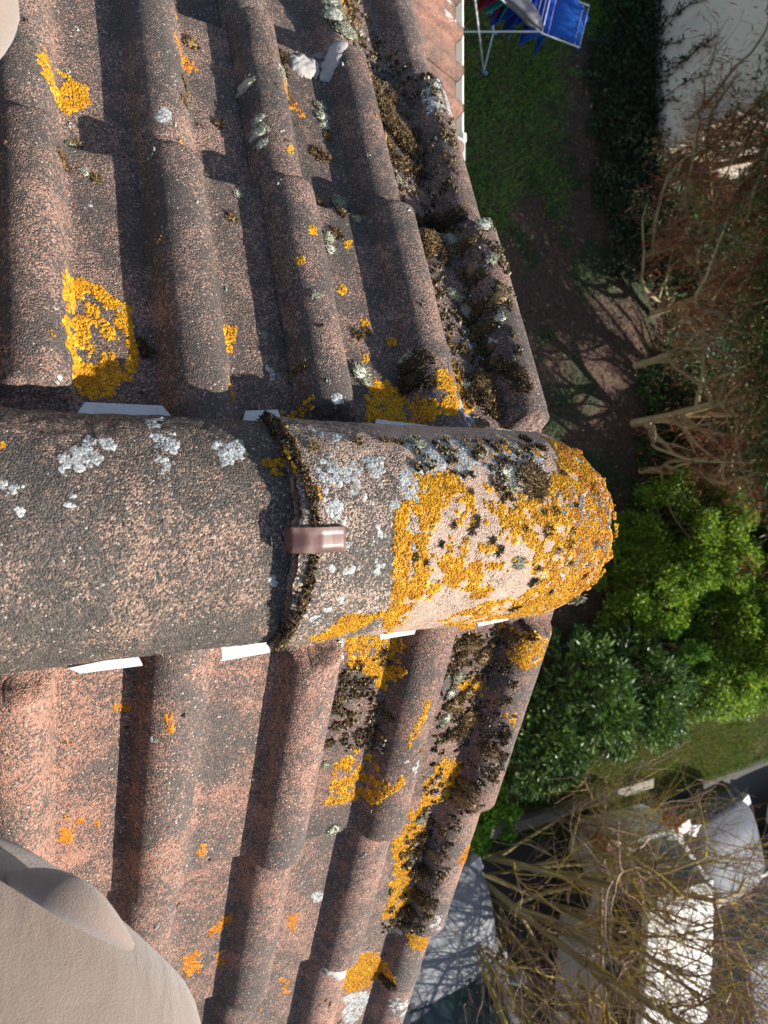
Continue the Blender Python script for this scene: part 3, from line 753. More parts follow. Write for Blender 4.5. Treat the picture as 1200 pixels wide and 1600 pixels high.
crust(0, [(870, 760), (950, 780), (950, 860), (900, 900), (860, 860)], kind='w', cover=.36, h=.0016, spacing=.003, size=(.001, .0022))
# scattered specks of moss and lichen everywhere
sr = np.random.default_rng(21)
for sid, y0, y1, s0, s1, n in (('L', -.15, .64, .15, 1.3, 150), ('R', -.15, .6, .15, 1.2, 110)):
    Q = np.stack([sr.uniform(y0, y1, n), sr.uniform(s0, s1, n)], 1)
    for kd, lo, hi, mat, nm in (('d', 0, .4, M_dmoss, 'dark_moss'), ('w', .4, .8, M_wht, 'grey_lichen'), ('y', .8, 1, M_yel, 'yellow_lichen')):
        q = Q[int(lo * n):int(hi * n)]
        q = np.repeat(q, 5, 0) + sr.normal(0, .0018, (len(q) * 5, 2))
        put(sid, q, lambda z: lobes(*s_pos(sid, z), .0008, .0022, .0016, 5), nm, mat)
for (on, name), (Vl, Fd, (n, mat, own)) in BAG.items():
    mk(name, np.concatenate(Vl), [np.concatenate(f) for f in Fd.values()], mat, own, smooth=False)['kind'] = 'stuff'

# ------------------------------------------------------------------ white closure strips at the ridge foot
def closure(side, pix, lab, h=.006):
    """a folded plastic strip lying in a pan at the foot of the ridge tile"""
    Q = np.array([un_slope(side, x, y, .008) for x, y in pix])
    e_s, e_n = fr(side); V = []
    for lift in (.012, .008):
        for y, s in Q: V.append(s * e_s + y * np.array([0, 1, 0]) + (lift) * e_n)
    n = len(Q); F4 = [[i, (i + 1) % n, n + (i + 1) % n, n + i] for i in range(n)]
    mb = MB(); mb.add(V, F4)
    for off, rev in ((0, 1), (n, -1)):
        mb.F.setdefault(n, []).append(np.array([(list(range(off, off + n)))[::rev]]))
    # upstand running up under the ridge tile
    a, b = Q[0], Q[1 if n == 4 else -1]
    o = mb.build('ridge_closure', M_plast); tag(o, lab, 'closure strip', 'white closure strips at the foot of the ridge tiles')
closure(-1, [(118, 652), (132, 632), (252, 637), (268, 655)], 'long white closure strip in the pan beside the big oval yellow lichen')
closure(-1, [(376, 670), (382, 645), (432, 643), (442, 668)], 'white closure strip with yellow lichen beside the ridge tile joint, lawn side')
closure(-1, [(582, 678), (586, 658), (675, 668), (680, 684)], 'white closure strip almost covered by dense yellow lichen')
closure(-1, [(750, 690), (757, 670), (808, 676), (815, 692)], 'white closure strip next to the verge roll, lawn side')
closure(1, [(105, 1040), (212, 1018), (222, 1036), (125, 1048)], 'thin white closure strip nearest the trousers, car park side')
closure(1, [(344, 1000), (416, 988), (420, 1016), (346, 1029)], 'bright white closure strip below the ridge tile joint, car park side')
closure(1, [(590, 978), (655, 970), (657, 986), (592, 996)], 'white closure strip above the yellow lichen pan, car park side')
closure(1, [(740, 958), (790, 950), (792, 966), (745, 976)], 'white closure strip next to the verge roll, car park side')

# metal clip over the lap ---------------------------------------------
c0 = un_ridge(0, 515, 841); c1 = un_ridge(1, 458, 841)
mb = MB(); prof_c = [(-.026, -.012), (-.024, -.002), (-.012, .0045), (.004, .0065), (.012, .0045), (.026, .0035), (.031, -.002)]
ypts = []
th0 = c0[1] / .115; y_l = RID[0][0]
P0, N0 = rid_p(0, np.array([y_l + .02]), np.array([th0])); P0, N0 = P0[0], N0[0]
tx = np.cross([0, 1, 0], N0); tx /= np.linalg.norm(tx)
fine = [];
for (a, b), (c_, d_) in zip(prof_c[:-1], prof_c[1:]):
    for f in (0, .2, .4, .6, .8): fine.append((a + (c_ - a) * f, b + (d_ - b) * f))
fine.append(prof_c[-1])
V = []
for lift in (0, -.0012):
    for (y, n) in fine:
        for wv in (-.0115, -.004, .004, .0115):
            cu = -(wv ** 2) * 4
            V.append(P0 + np.array([0, y - .004, 0]) + N0 * (n + lift + cu) + tx * wv)
nf = len(fine); mb.add(V, np.concatenate([grid_faces(nf, 4), grid_faces(nf, 4, nf * 4)[:, ::-1]]))
ed = []
for e in (0, 3):
    for i in range(nf - 1): ed.append([i * 4 + e, (i + 1) * 4 + e, nf * 4 + (i + 1) * 4 + e, nf * 4 + i * 4 + e])
for r_ in (0, nf - 1):
    for j in range(3): ed.append([r_ * 4 + j, r_ * 4 + j + 1, nf * 4 + r_ * 4 + j + 1, nf * 4 + r_ * 4 + j])
mb.add(np.zeros((0, 3)), np.zeros((0, 4), int)); mb.F[4].append(np.array(ed))
m, t, b = newmat('painted_metal')
g = N(t, 'ShaderNodeNewGeometry'); n1 = noise(t, g.outputs['Position'], 60, 2, .5); 
c = ramp(t, n1.outputs['Fac'], [(.3, (.11, .055, .042)), (.55, (.16, .082, .065)), (.7, (.22, .15, .125))])
L(t, c.outputs[0], b.inputs['Base Color']); b.inputs['Roughness'].default_value = .4; b.inputs['Metallic'].default_value = .1
clip = mb.build('ridge_clip', m, smooth=True)
tag(clip, 'small pinkish metal clip hooked over the joint of the ridge tiles', 'metal clip')

# mortar smears -------------------------------------------------------
def smear(side, pix, lab, seed, thick=.004, mat=None):
    Q = np.array([un_slope(side, x, y, .01) for x, y in pix]); lo, hi = Q.min(0), Q.max(0)
    a = np.linspace(lo[0], hi[0], 26); b_ = np.linspace(lo[1], hi[1], 26); A, B = np.meshgrid(a, b_, indexing='ij')
    pts = np.stack([A.ravel(), B.ravel()], 1); W = pts + (np.stack([fbm(pts[:, 0] * 120, pts[:, 1] * 120, 3, seed), fbm(pts[:, 0] * 120, pts[:, 1] * 120, 8, seed)], 1) - .5) * .012
    m = in_poly(W, Q); X, Nn = s_pos('L' if side < 0 else 'R', pts)
    # distance to outline for a feathered edge
    d = np.zeros(len(pts)); mm = m.reshape(26, 26)
    dist = np.zeros((26, 26)); cur = mm.copy()
    for _ in range(5):
        dist += cur; c2 = cur.copy(); c2[1:] &= cur[:-1]; c2[:-1] &= cur[1:]; c2[:, 1:] &= cur[:, :-1]; c2[:, :-1] &= cur[:, 1:]; cur = c2
    h = (np.sqrt(dist / 5).ravel() * thick) * (.7 + .6 * fbm(pts[:, 0] * 200, pts[:, 1] * 200, 1, seed)) - .0012 * (~m)
    V = X + Nn * h[:, None]; F = grid_faces(26, 26); mf = mm.ravel(); keep = mf[F].any(1)
    o = mk('mortar_smear', V, F[keep], mat or M_plm); tag(o, lab, 'mortar')
M_plm = flat('pale_mortar', (.42, .38, .35), .9, var=.3, nscale=120, bump=.002)
smear(-1, [(448, 90), (470, 88), (496, 100), (497, 120), (478, 122), (455, 108)], 'pale mortar lump in the pan beside a roll end, lawn side', 5, .006)
smear(-1, [(500, 108), (512, 88), (534, 84), (530, 100), (512, 128), (500, 126)], 'pale mortar drip across the roll end, second course', 7, .005)
smear(1, [(499, 1492), (512, 1484), (534, 1498), (536, 1512), (515, 1512), (500, 1504)], 'pale mortar smear on the roll joint, car park side', 9, .004)
# ------------------------------------------------------------------ lower roof, gutter, house
GZ = -6.3
def rest_tiles():
    """the lower wing: rows running down to a white gutter"""
    Ye, Ze, a = 1.575, -1.60, R_(24)
    es = np.array([0, math.cos(a), -math.sin(a)]); en = np.array([0, math.sin(a), math.cos(a)])
    for c in range(6):
        for k in range(4):
            x0 = -1.42 - .3 * c
            q = np.linspace(-.036, .287, 60); s = np.linspace(-.36 - k * .315, 0 - k * .315, 34)
            Q, S = np.meshgrid(q, s, indexing='ij'); sd = 300 + c * 5 + k
            n = prof(Q) + (fbm(Q * 25, S * 25, sd, sd) - .5) * .004 + TT * (S - s[0]) / .36 + _rj(sd)
            P = S[..., None] * es + n[..., None] * en + np.stack([x0 - Q, 0 * Q + Ye, 0 * Q + Ze], -1)
            V = P.reshape(-1, 3); F = grid_faces(60, 34)[:, ::-1]; e = np.arange(60) * 34 + 33
            V2 = V[e] - en * .013; V3 = V2 - es * .05; o1 = len(V); i = np.arange(59)
            F2 = np.stack([e[:-1], e[1:], o1 + i + 1, o1 + i], 1); F3 = np.stack([o1 + i, o1 + i + 1, o1 + 60 + i + 1, o1 + 60 + i], 1)
            o = mk('concrete_tile', np.concatenate([V, V2, V3]), [F, F2, F3], M_low)
            tag(o, 'reddish tile of the low roof, %s row above gutter, %s column from the gutter end' % (ordn[k], ordn[c]), 'roof tile', 'roof tiles of the low roof by the white gutter')
            # pale lichen spots
            r = np.random.default_rng(sd); m = r.integers(2, 6)
            for _ in range(m):
                cq, cs = r.uniform(0, .28), r.uniform(s[0] + .06, s[-1] - .02); kk = 60; rad = r.uniform(.008, .024)
                pq = cq + r.normal(0, rad * .5, kk); ps = cs + r.normal(0, rad * .7, kk); ps = np.minimum(ps, s[-1])
                nn = prof(pq) + TT * (ps - s[0]) / .36 + .0015
                X = ps[:, None] * es + nn[:, None] * en + np.stack([x0 - pq, 0 * pq + Ye, 0 * pq + Ze], 1)
                V, Fs = lobes(X, np.repeat(en[None], kk, 0), .003, .007, .0015, sd)
                yel = r.random() < .18
                to_bag2(o, 'yellow_lichen' if yel else 'pale_lichen', M_org if yel else M_wpk, V, Fs)
def _rj(sd): return np.random.default_rng(sd).uniform(-.0025, .0025)
BAG2 = {}
def to_bag2(own, name, mat, V, Fs):
    V0, F0, n = BAG2.setdefault((own.name, name), ([], {}, [0, mat, own]))[:3]
    for F in Fs: F0.setdefault(F.shape[1], []).append(F + n[0])
    V0.append(V); n[0] += len(V)
M_wpk = island('pale_lichen', [(0, (.40, .30, .24)), (1, (.62, .54, .46))])
rest_tiles()
for (on, name), (Vl, Fd, (n, mat, own)) in BAG2.items():
    mk(name, np.concatenate(Vl), [np.concatenate(f) for f in Fd.values()], mat, own, smooth=False)['kind'] = 'stuff'
# gutter: half-round trough with rolled front bead and stop end
gt = thing('gutter', (-2.3, 1.62, -1.66), 'white half-round gutter along the edge of the low roof', 'gutter')
gx0, gx1 = -1.40, -3.3
th = np.linspace(math.pi, 2 * math.pi, 16); xs = np.linspace(gx0, gx1, 30)
def trough(r, cz=0): return np.array([[[x, 1.612 + r * math.cos(a), -1.645 + cz + r * math.sin(a)] for a in th] for x in xs])
mb = MB(); o_ = trough(.056); i_ = trough(.052)
mb.add(o_.reshape(-1, 3), grid_faces(30, 16)); mb.add(i_.reshape(-1, 3), grid_faces(30, 16)[:, ::-1])
mb.tube([[x, 1.612 + .056, -1.645] for x in xs], .0065, 8); mb.tube([[x, 1.612 - .054, -1.645] for x in xs], .004, 6)
mb.build('trough', M_gut, gt, True)
mb = MB(); n = len(th); Vc = [[gx0, 1.612, -1.645]] + [[gx0, 1.612 + .057 * math.cos(a), -1.645 + .057 * math.sin(a)] for a in th]
mb.add(Vc, [[0, i + 1, i + 2] for i in range(n - 1)]); mb.box((gx0 + .004, 1.612, -1.643), (.012, .125, .008)); mb.build('stop_end', M_gut, gt)
s_ = trough(.048); mb = MB(); mb.add(s_[:, 3:13].reshape(-1, 3), grid_faces(30, 10)); mb.build('silt', M_gutin, gt, True)
for x in (-1.52, -2.12, -2.72):
    mb = MB(); mb.tube([[x, 1.612 + .062 * math.cos(a), -1.645 + .062 * math.sin(a)] for a in th], .004, 6); mb.box((x, 1.674, -1.642), (.035, .014, .018)); mb.build('gutter_bracket', M_gut, gt)
mb = MB(); mb.box((-1.47, 1.612, -1.645), (.09, .13, .02)); mb.box((-1.47, 1.612, -1.67), (.09, .115, .04)); mb.build('gutter_joint', flat('grey_plastic', (.42, .42, .42), .5), gt)

M_wall = flat('house_render', (.45, .40, .34), .9, var=.12, nscale=3, bump=.01)
M_wood = flat('bargeboard_paint', (.55, .53, .5), .6, var=.1)
hs = thing('house', (0, -2, GZ), 'rendered house under the tiled roof the person sits on', 'house')
def prism(prof2, y0, y1):
    n = len(prof2); V = [[x, y0, z] for x, z in prof2] + [[x, y1, z] for x, z in prof2]
    mb = MB(); mb.add(V, [[i, (i + 1) % n, n + (i + 1) % n, n + i] for i in range(n)])
    mb.F.setdefault(n, []).append(np.array([list(range(n))[::-1]])); mb.F[n].append(np.array([list(range(n, 2 * n))])); return mb
W_ = 2.9
prism([(-W_, GZ - .1), (W_, GZ - .1), (W_, -.11 - W_ * math.tan(AR)), (0, -.11), (-W_, -.11 - W_ * math.tan(AL))], -5, .52).build('wall', M_wall, hs)
prism([(-3.3, GZ - .1), (-1.46, GZ - .1), (-1.46, -1.25), (-3.3, -1.25)], .523, .60).build('wing_side_wall', M_wall, hs)
prism([(-3.3, GZ - .1), (-1.46, GZ - .1), (-1.46, -1.72), (-3.3, -1.72)], .60, 1.52).build('wing_wall', M_wall, hs)
for sd, A_ in ((-1, AL), (1, AR)):
    mb = MB(); e_s, e_n = fr(sd); V = []
    for s in (.08, 3.2):
        for n in (-.045, -.16):
            for y in (.525, .55): V.append(s * e_s + n * e_n + np.array([0, y, 0]))
    mb.add(V, [[0, 1, 3, 2], [4, 6, 7, 5], [0, 4, 5, 1], [2, 3, 7, 6], [0, 2, 6, 4], [1, 5, 7, 3]]); mb.build('bargeboard', M_wood, hs)
mb = MB(); mb.box((-2.3, 1.535, -1.70), (1.85, .022, .16)); mb.build('fascia_board', M_wood, hs)

# ------------------------------------------------------------------ ground
def setting(name, V, F, mat): o = mk(name, V, F, mat); o['kind'] = 'structure'; return o
m, t, b = newmat('soil'); g = N(t, 'ShaderNodeNewGeometry')
n1 = noise(t, g.outputs['Position'], 1.1, 5, .6, .4); n2 = noise(t, g.outputs['Position'], 30, 5, .7)
c = ramp(t, n2.outputs['Fac'], [(.3, (.035, .02, .014)), (.55, (.11, .063, .043)), (.75, (.22, .135, .09))])
c2 = ramp(t, n2.outputs['Fac'], [(.3, (.012, .022, .006)), (.6, (.035, .06, .016)), (.8, (.06, .085, .03))])
s3 = ramp(t, n1.outputs['Fac'], [(.5, (0, 0, 0)), (.6, (1, 1, 1))])
L(t, mixc(t, s3.outputs[0], c.outputs[0], c2.outputs[0]), b.inputs['Base Color']); b.inputs['Roughness'].default_value = .95
bp = N(t, 'ShaderNodeBump', ins={'Strength': 1, 'Distance': .03}); L(t, n2.outputs['Fac'], bp.inputs['Height']); L(t, bp.outputs[0], b.inputs['Normal'])
M_soil = m
gx = np.concatenate([np.linspace(-600, -16, 12), np.linspace(-14, 18, 130), np.linspace(20, 600, 12)]); gy = np.concatenate([np.linspace(-600, -4, 12), np.linspace(-2, 18, 90), np.linspace(20, 900, 14)])
GX, GY = np.meshgrid(gx, gy, indexing='ij')
GZZ = GZ + (fbm(GX * .8, GY * .8, 0, 5) - .5) * .10 * ((GX > -12) & (GX < 4) & (GY < 14)) - .03
setting('ground', np.stack([GX, GY, GZZ], -1).reshape(-1, 3), grid_faces(*GX.shape), M_soil)
m, t, b = newmat('asphalt'); g = N(t, 'ShaderNodeNewGeometry'); n1 = noise(t, g.outputs['Position'], 120, 3, .7); n2 = noise(t, g.outputs['Position'], 1.5, 4)
c = mixc(t, n1.outputs['Fac'], (.018, .018, .019), (.07, .067, .062)); c = mixc(t, .5, c, mixc(t, n2.outputs['Fac'], (.6, .6, .6), (1.4, 1.35, 1.3)), 'MULTIPLY')
L(t, c, b.inputs['Base Color']); b.inputs['Roughness'].default_value = .85
bp = N(t, 'ShaderNodeBump', ins={'Strength': .6, 'Distance': .01}); L(t, n1.outputs['Fac'], bp.inputs['Height']); L(t, bp.outputs[0], b.inputs['Normal'])
setting('parking_road', [[4.5, -4, GZ + .03], [40, -4, GZ + .03], [40, 30, GZ + .03], [4.9, 30, GZ + .03]], np.array([[0, 1, 2, 3]]), m)
M_kerb = flat('kerb_stone', (.24, .21, .17), .9, var=.4, nscale=25, bump=.006)
for i in range(5):
    mb = MB(); y = 4.4 + i * .92; mb.box((4.38 + .006 * (i % 3), y, GZ + .07), (.14, .905, .22), rz=.01 * (i % 2)); o = mb.build('kerb_stone', M_kerb); tag(o, 'pale kerb stone by the car park, %s from the house' % ordn[i], 'kerb', 'kerb stones along the car park')

# leaf / blade scatter ------------------------------------------------
def leaves(C, size, asp, seed, up=.4, fold=.25, dirs=None, jit=.35):
    """rhombic leaves, folded along the midrib"""
    r = np.random.default_rng(seed); n = len(C)
    D = r.normal(0, 1, (n, 3)) if dirs is None else dirs + r.normal(0, jit, (n, 3))
    D /= np.linalg.norm(D, axis=1)[:, None]
    Nn = r.normal(0, .55, (n, 3)) + np.array([0, 0, up * 2]); S = np.cross(D, Nn); S /= np.linalg.norm(S, axis=1)[:, None] + 1e-9; Nn = np.cross(S, D)
    l = (size * r.uniform(.6, 1.35, n))[:, None]; wd = l * asp
    V = np.stack([C, C + D * l * .5 + S * wd * .5 + Nn * wd * fold, C + D * l, C + D * l * .5 - S * wd * .5 + Nn * wd * fold], 1)
    i = (np.arange(n) * 4)[:, None]
    return V.reshape(-1, 3), np.concatenate([i + np.array([[0, 1, 2]]), i + np.array([[0, 2, 3]])])
def blades(C, h, wd, seed, lean=.5):
    r = np.random.default_rng(seed); n = len(C); th = r.random(n) * 6.28; S = np.stack([np.cos(th), np.sin(th), 0 * th], 1) * wd
    T = np.stack([r.normal(0, lean, n), r.normal(0, lean, n), np.ones(n)], 1) * (h * r.uniform(.5, 1.3, n))[:, None]
    V = np.stack([C - S, C + S, C + T], 1); return V.reshape(-1, 3), np.arange(n * 3).reshape(-1, 3)
def stuff(name, V, F, mat, lab, cat):
    o = mk(name, V, F, mat, smooth=False); tag(o, lab, cat, kind='stuff'); return o
M_grass = island('grass', [(0, (.08, .18, .025)), (.6, (.18, .38, .05)), (.9, (.26, .46, .07)), (1, (.25, .24, .08))], trans=.2, rough=.6)
M_grassy = island('sunny_grass', [(0, (.06, .12, .018)), (.5, (.16, .24, .035)), (1, (.36, .32, .11))], trans=.2, rough=.6)
M_litter = island('leaf_litter', [(0, (.03, .018, .01)), (.6, (.09, .055, .03)), (.92, (.17, .11, .06)), (1, (.35, .27, .17))])
r = np.random.default_rng(8)
n = 150000; P = np.stack([r.uniform(-9.5, -2.2, n), r.uniform(2.2, 7.8, n), np.full(n, GZ)], 1)
edge = 6.15 - (P[:, 0] + 3.4) * .42 + (fbm(P[:, 0] * 1.6, P[:, 1] * 1.6, 0, 3) - .5) * 2.2
dens = sstep(.25, -.5, P[:, 1] - edge); P = P[r.random(n) < dens]; P[:, 2] += (fbm(P[:, 0] * .8, P[:, 1] * .8, 0, 5) - .5) * .10 - .04
stuff('lawn_grass', *blades(P, .055, .0065, 3), M_grass, 'dark green lawn grass in shade beside the house', 'grass')
n = 80000; P = np.stack([r.uniform(2.4, 4.75, n), r.uniform(4.4, 12, n), np.full(n, GZ + .02)], 1); P = P[r.random(n) < .35 + fbm(P[:, 0] * 2, P[:, 1] * 2, 0, 4)]
stuff('verge_grass', *blades(P, .07, .006, 4), M_grassy, 'sunlit yellow-green grass strip between shrubs and kerb', 'grass')
n = 11000; P = np.stack([r.uniform(-6.5, 2.6, n), r.uniform(4.2, 9.6, n), np.full(n, GZ + .01)], 1); P[:, 2] += (fbm(P[:, 0] * .8, P[:, 1] * .8, 0, 5) - .5) * .10 - .02
stuff('leaf_litter', *leaves(P, .045, .5, 5, up=1.5), M_litter, 'brown fallen leaves scattered over bare soil below the gable', 'fallen leaves')
# low weeds and ivy
M_weed = island('weeds', [(0, (.012, .035, .008)), (.6, (.03, .075, .016)), (1, (.07, .14, .03))], trans=.2, rough=.5)
M_ivy = island('ivy', [(0, (.010, .022, .008)), (.6, (.022, .042, .014)), (1, (.05, .075, .03))], rough=.7, spec=.25)
C = []
for i in range(46):
    c = np.array([r.uniform(-5.2, .6), r.uniform(5.2, 8.6), GZ]); C.append(c + np.abs(r.normal(0, 1, (r.integers(15, 70), 3))) * [0, 0, .05] + np.concatenate([r.normal(0, .11, (1, 3))], 0) * 0 + 0)
    C[-1][:, :2] += r.normal(0, r.uniform(.05, .16), (len(C[-1]), 2))
stuff('weeds', *leaves(np.concatenate(C), .04, .55, 6, up=1), M_weed, 'small green weeds dotted over the bare soil', 'weeds')
n = 16000; P = np.stack([r.uniform(-10, -3.2, n), r.uniform(6.9, 8.9, n), GZ + np.abs(r.normal(0, .09, n))], 1); fe = 7.5 + (fbm(P[:, 0] * 1.5, P[:, 1] * 1.5, 0, 33) - .5) * 1.6
P = P[(P[:, 1] > fe)]
stuff('ivy_groundcover', *leaves(P, .06, .75, 7, up=.9), M_ivy, 'dark ivy carpet along the foot of the neighbouring wall', 'ivy')

n = 60000; P = np.stack([r.uniform(-6, 4.0, n), r.uniform(7.9, 13.5, n), GZ + np.abs(r.normal(0, .12, n))], 1); P = P[(P[:, 1] > 8.5 + (fbm(P[:, 0] * 1.5, P[:, 1] * 1.5, 0, 34) - .5) * 1.5) & (P[:, 0] < 2.6 + (P[:, 1] - 8) * .1)]
stuff('undergrowth', *leaves(P, .07, .55, 17, up=.9), M_weed, 'dark low undergrowth beneath the conifers and shrubs', 'undergrowth')
# ------------------------------------------------------------------ neighbour's wall and ivy shoots
m, t, b = newmat('pale_render'); g = N(t, 'ShaderNodeNewGeometry'); n1 = noise(t, g.outputs['Position'], 1.2, 5, .6, .5); n2 = noise(t, g.outputs['Position'], 60, 3)
c = ramp(t, n1.outputs['Fac'], [(.3, (.62, .53, .42)), (.5, (.80, .70, .57)), (.7, (.84, .75, .62))]); L(t, c.outputs[0], b.inputs['Base Color']); b.inputs['Roughness'].default_value = .92
bp = N(t, 'ShaderNodeBump', ins={'Strength': .5, 'Distance': .006}); L(t, n2.outputs['Fac'], bp.inputs['Height']); L(t, bp.outputs[0], b.inputs['Normal'])
nb = thing('outbuilding', (-9, 10.5, GZ), 'pale rendered neighbouring building with ivy climbing its wall', 'building')
prism([(-13.5, GZ - .1), (-5.25, GZ - .1), (-5.25, -3.0), (-9.3, -1.9), (-13.5, -3.0)], 8.72, 13.5).build('wall', m, nb)
prism([(-13.9, -3.16), (-9.6, -1.89), (-5.4, -3.16), (-5.4, -3.02), (-9.6, -1.75), (-13.9, -3.02)], 8.5, 13.7).build('roof', M_low, nb)
M_stem = flat('woody_stem', (.16, .11, .07), .9, var=.3, nscale=20)
def ivy_shoot(x, z0, ln, dx, seed, lab):
    r = np.random.default_rng(seed); n = 14; tt = np.linspace(0, 1, n)
    P = np.stack([x + dx * tt + .04 * np.sin(tt * 5 + seed), 0 * tt + 8.705, z0 + ln * tt], 1)
    e = thing('ivy_shoot', (x, 8.7, z0), lab, 'ivy', 'ivy shoots climbing the pale wall'); MB().tube(P, .006, 5).build('stem', M_stem, e)
    k = int(ln * 70); ti = r.random(k); C = np.stack([np.interp(ti, tt, P[:, 0]), 0 * ti + 8.67, np.interp(ti, tt, P[:, 2])], 1)
    C[:, 0] += r.normal(0, .05, k) * (1 - ti * .6)
    V, F = leaves(C, .05, .6, seed, up=0, dirs=np.repeat([[0, -.2, .6]], k, 0), jit=.6); mk('leaf_cover', V, F, M_ivy, e, False)
for i, (x, ln, dx) in enumerate(((-7.15, .75, .1), (-7.0, .95, -.2), (-6.8, .4, .1), (-6.55, .5, .2), (-6.42, .8, .05), (-6.3, .95, -.1), (-6.05, .85, .1), (-5.95, .35, .1), (-7.5, .5, .1), (-8., .8, .2))):
    ivy_shoot(x, GZ + .1, ln, dx, 40 + i, 'thin ivy shoot spreading up the pale neighbouring wall')

# ------------------------------------------------------------------ woody plants
def wander(p, d, ln, n, r, bend=.25, grav=0, curl=None):
    P = [np.array(p, float)]; d = np.array(d, float); d /= np.linalg.norm(d); st = ln / n
    for i in range(n):
        d = d + r.normal(0, bend, 3) * .5 + np.array([0, 0, grav]) + (curl if curl is not None else 0); d /= np.linalg.norm(d); P.append(P[-1] + d * st)
    return np.array(P), d
M_bark = flat('dead_conifer_bark', (.34, .265, .14), .9, var=.45, nscale=9, bump=.01)
M_twig = island('dead_twigs', [(0, (.10, .05, .03)), (.5, (.25, .14, .07)), (1, (.42, .30, .16))])
M_rust = island('dead_conifer_fronds', [(0, (.09, .03, .016)), (.5, (.26, .075, .035)), (.85, (.40, .14, .06)), (1, (.48, .27, .13))])
M_cgrn = island('conifer_green', [(0, (.012, .035, .008)), (.6, (.035, .085, .015)), (1, (.10, .17, .03))], trans=.2, rough=.5)
def conifer(base, lean, h, seed, lab, rust=1., green=.6):
    r = np.random.default_rng(seed); e = thing('conifer', tuple(base), lab, 'conifer', 'dead-branched conifers in the hedge')
    P, d = wander(base, lean, h, 12, r, .10); rad = np.linspace(.06, .015, 13) * r.uniform(.8, 1.2)
    MB().tube(P, rad, 8).build('trunk', M_bark, e, True)
    lb = MB(); tips = []; tw = MB()
    for i in range(30):
        f = r.uniform(.04, .8); p = np.array([np.interp(f * 12, range(13), P[:, k]) for k in range(3)])
        th = r.uniform(0, 6.28); dd = np.array([math.cos(th) * .8, math.sin(th) * .7 - .45, r.uniform(.2, 1.1)])
        Q, q = wander(p, dd, r.uniform(.8, 2.3) * (1.1 - f * .4), 9, r, .40, .12); lb.tube(Q, np.linspace(.026, .006, 10) * r.uniform(.6, 1.7), 5, False); tips.append(Q)
        for j in range(6):
            k = r.integers(2, 10); dq = r.normal(0, 1, 3) + np.array([0, -.2, .7]); T, _ = wander(Q[k], dq, r.uniform(.2, .7), 5, r, .35); tw.tube(T, np.linspace(.005, .0015, 6), 3, False); tips.append(T)
    lb.build('limbs', M_bark, e, True); tw.build('twigs', M_twig, e)
    A = np.concatenate([T for T in tips])
    n = int(4600 * rust); low = A[A[:, 2] < base[2] + h * .62]
    C = low[r.integers(0, len(low), n)] + r.normal(0, .10, (n, 3)); clump = fbm(C[:, 0] * 3, C[:, 1] * 3, C[:, 2] * 3, seed); C = C[clump < .48]
    V, F = leaves(C, .12, .10, seed, up=.2, fold=.1, dirs=np.repeat([[0, -.5, -.55]], len(C), 0), jit=.5); mk('dead_fronds', V, F, M_rust, e, False)
    n = int(13000 * green); hi = A[A[:, 2] > base[2] + h * .60]  # green tops, mostly unseen above the view, added thick to shade the soil
    if green: 
        C = hi[r.integers(0, len(hi), n)] + r.normal(0, .16, (n, 3)); V, F = leaves(C, .11, .16, seed + 1, up=.3, jit=.7, dirs=np.repeat([[0, -.2, .3]], len(C), 0)); mk('green_fronds', V, F, M_cgrn, e, False)
base = lambda px, py, z=GZ: np.array(at(px, py, z))
cf = [((1045, 235), (-.1, .15, 1), 3.4, .5), ((1030, 290), (.1, .1, 1), 3.4, 1.5), ((1062, 352), (.1, .0, 1), 3.8, 1.3), ((1000, 400), (0, .25, 1), 3.6, 1.7), ((1018, 490), (-.05, .1, 1), 3.9, 1.3), ((992, 572), (-.15, .1, 1), 3.8, .8), ((988, 662), (-.1, .15, 1), 3.7, .5), ((1000, 735), (.05, .2, 1), 3.4, .9), ((1080, 440), (.1, -.1, 1), 4.1, 1.2), ((1075, 620), (.1, .1, 1), 3.9, .4), ((1120, 300), (0, 0, 1), 4.0, .6), ((1150, 520), (.1, .0, 1), 4.2, .6)]
cl = ['rust-brown conifer at the corner of the pale wall', 'rusty conifer next to the one at the pale wall corner', 'conifer with a long thick pale limb above rusty fronds', 'conifer with the densest rust-red fronds at its foot', 'conifer with rusty fronds in the middle of the hedge', 'bare conifer trunk leaning left over the brown soil',
      'bare conifer trunk with light green tips, opposite the ridge end', 'twin-stemmed dead conifer next to the green shrubs', 'tall conifer behind the rust-red one, in the second row', 'tall greener conifer behind the leaning bare trunk', 'tall rusty conifer behind the wall corner, second row', 'tall conifer farthest back at the photo edge']
for i, ((px, py), ln, h, ru) in enumerate(cf): conifer(base(px, py), ln, h, 500 + i, cl[i], ru, .7 if ru < 1 else .45)

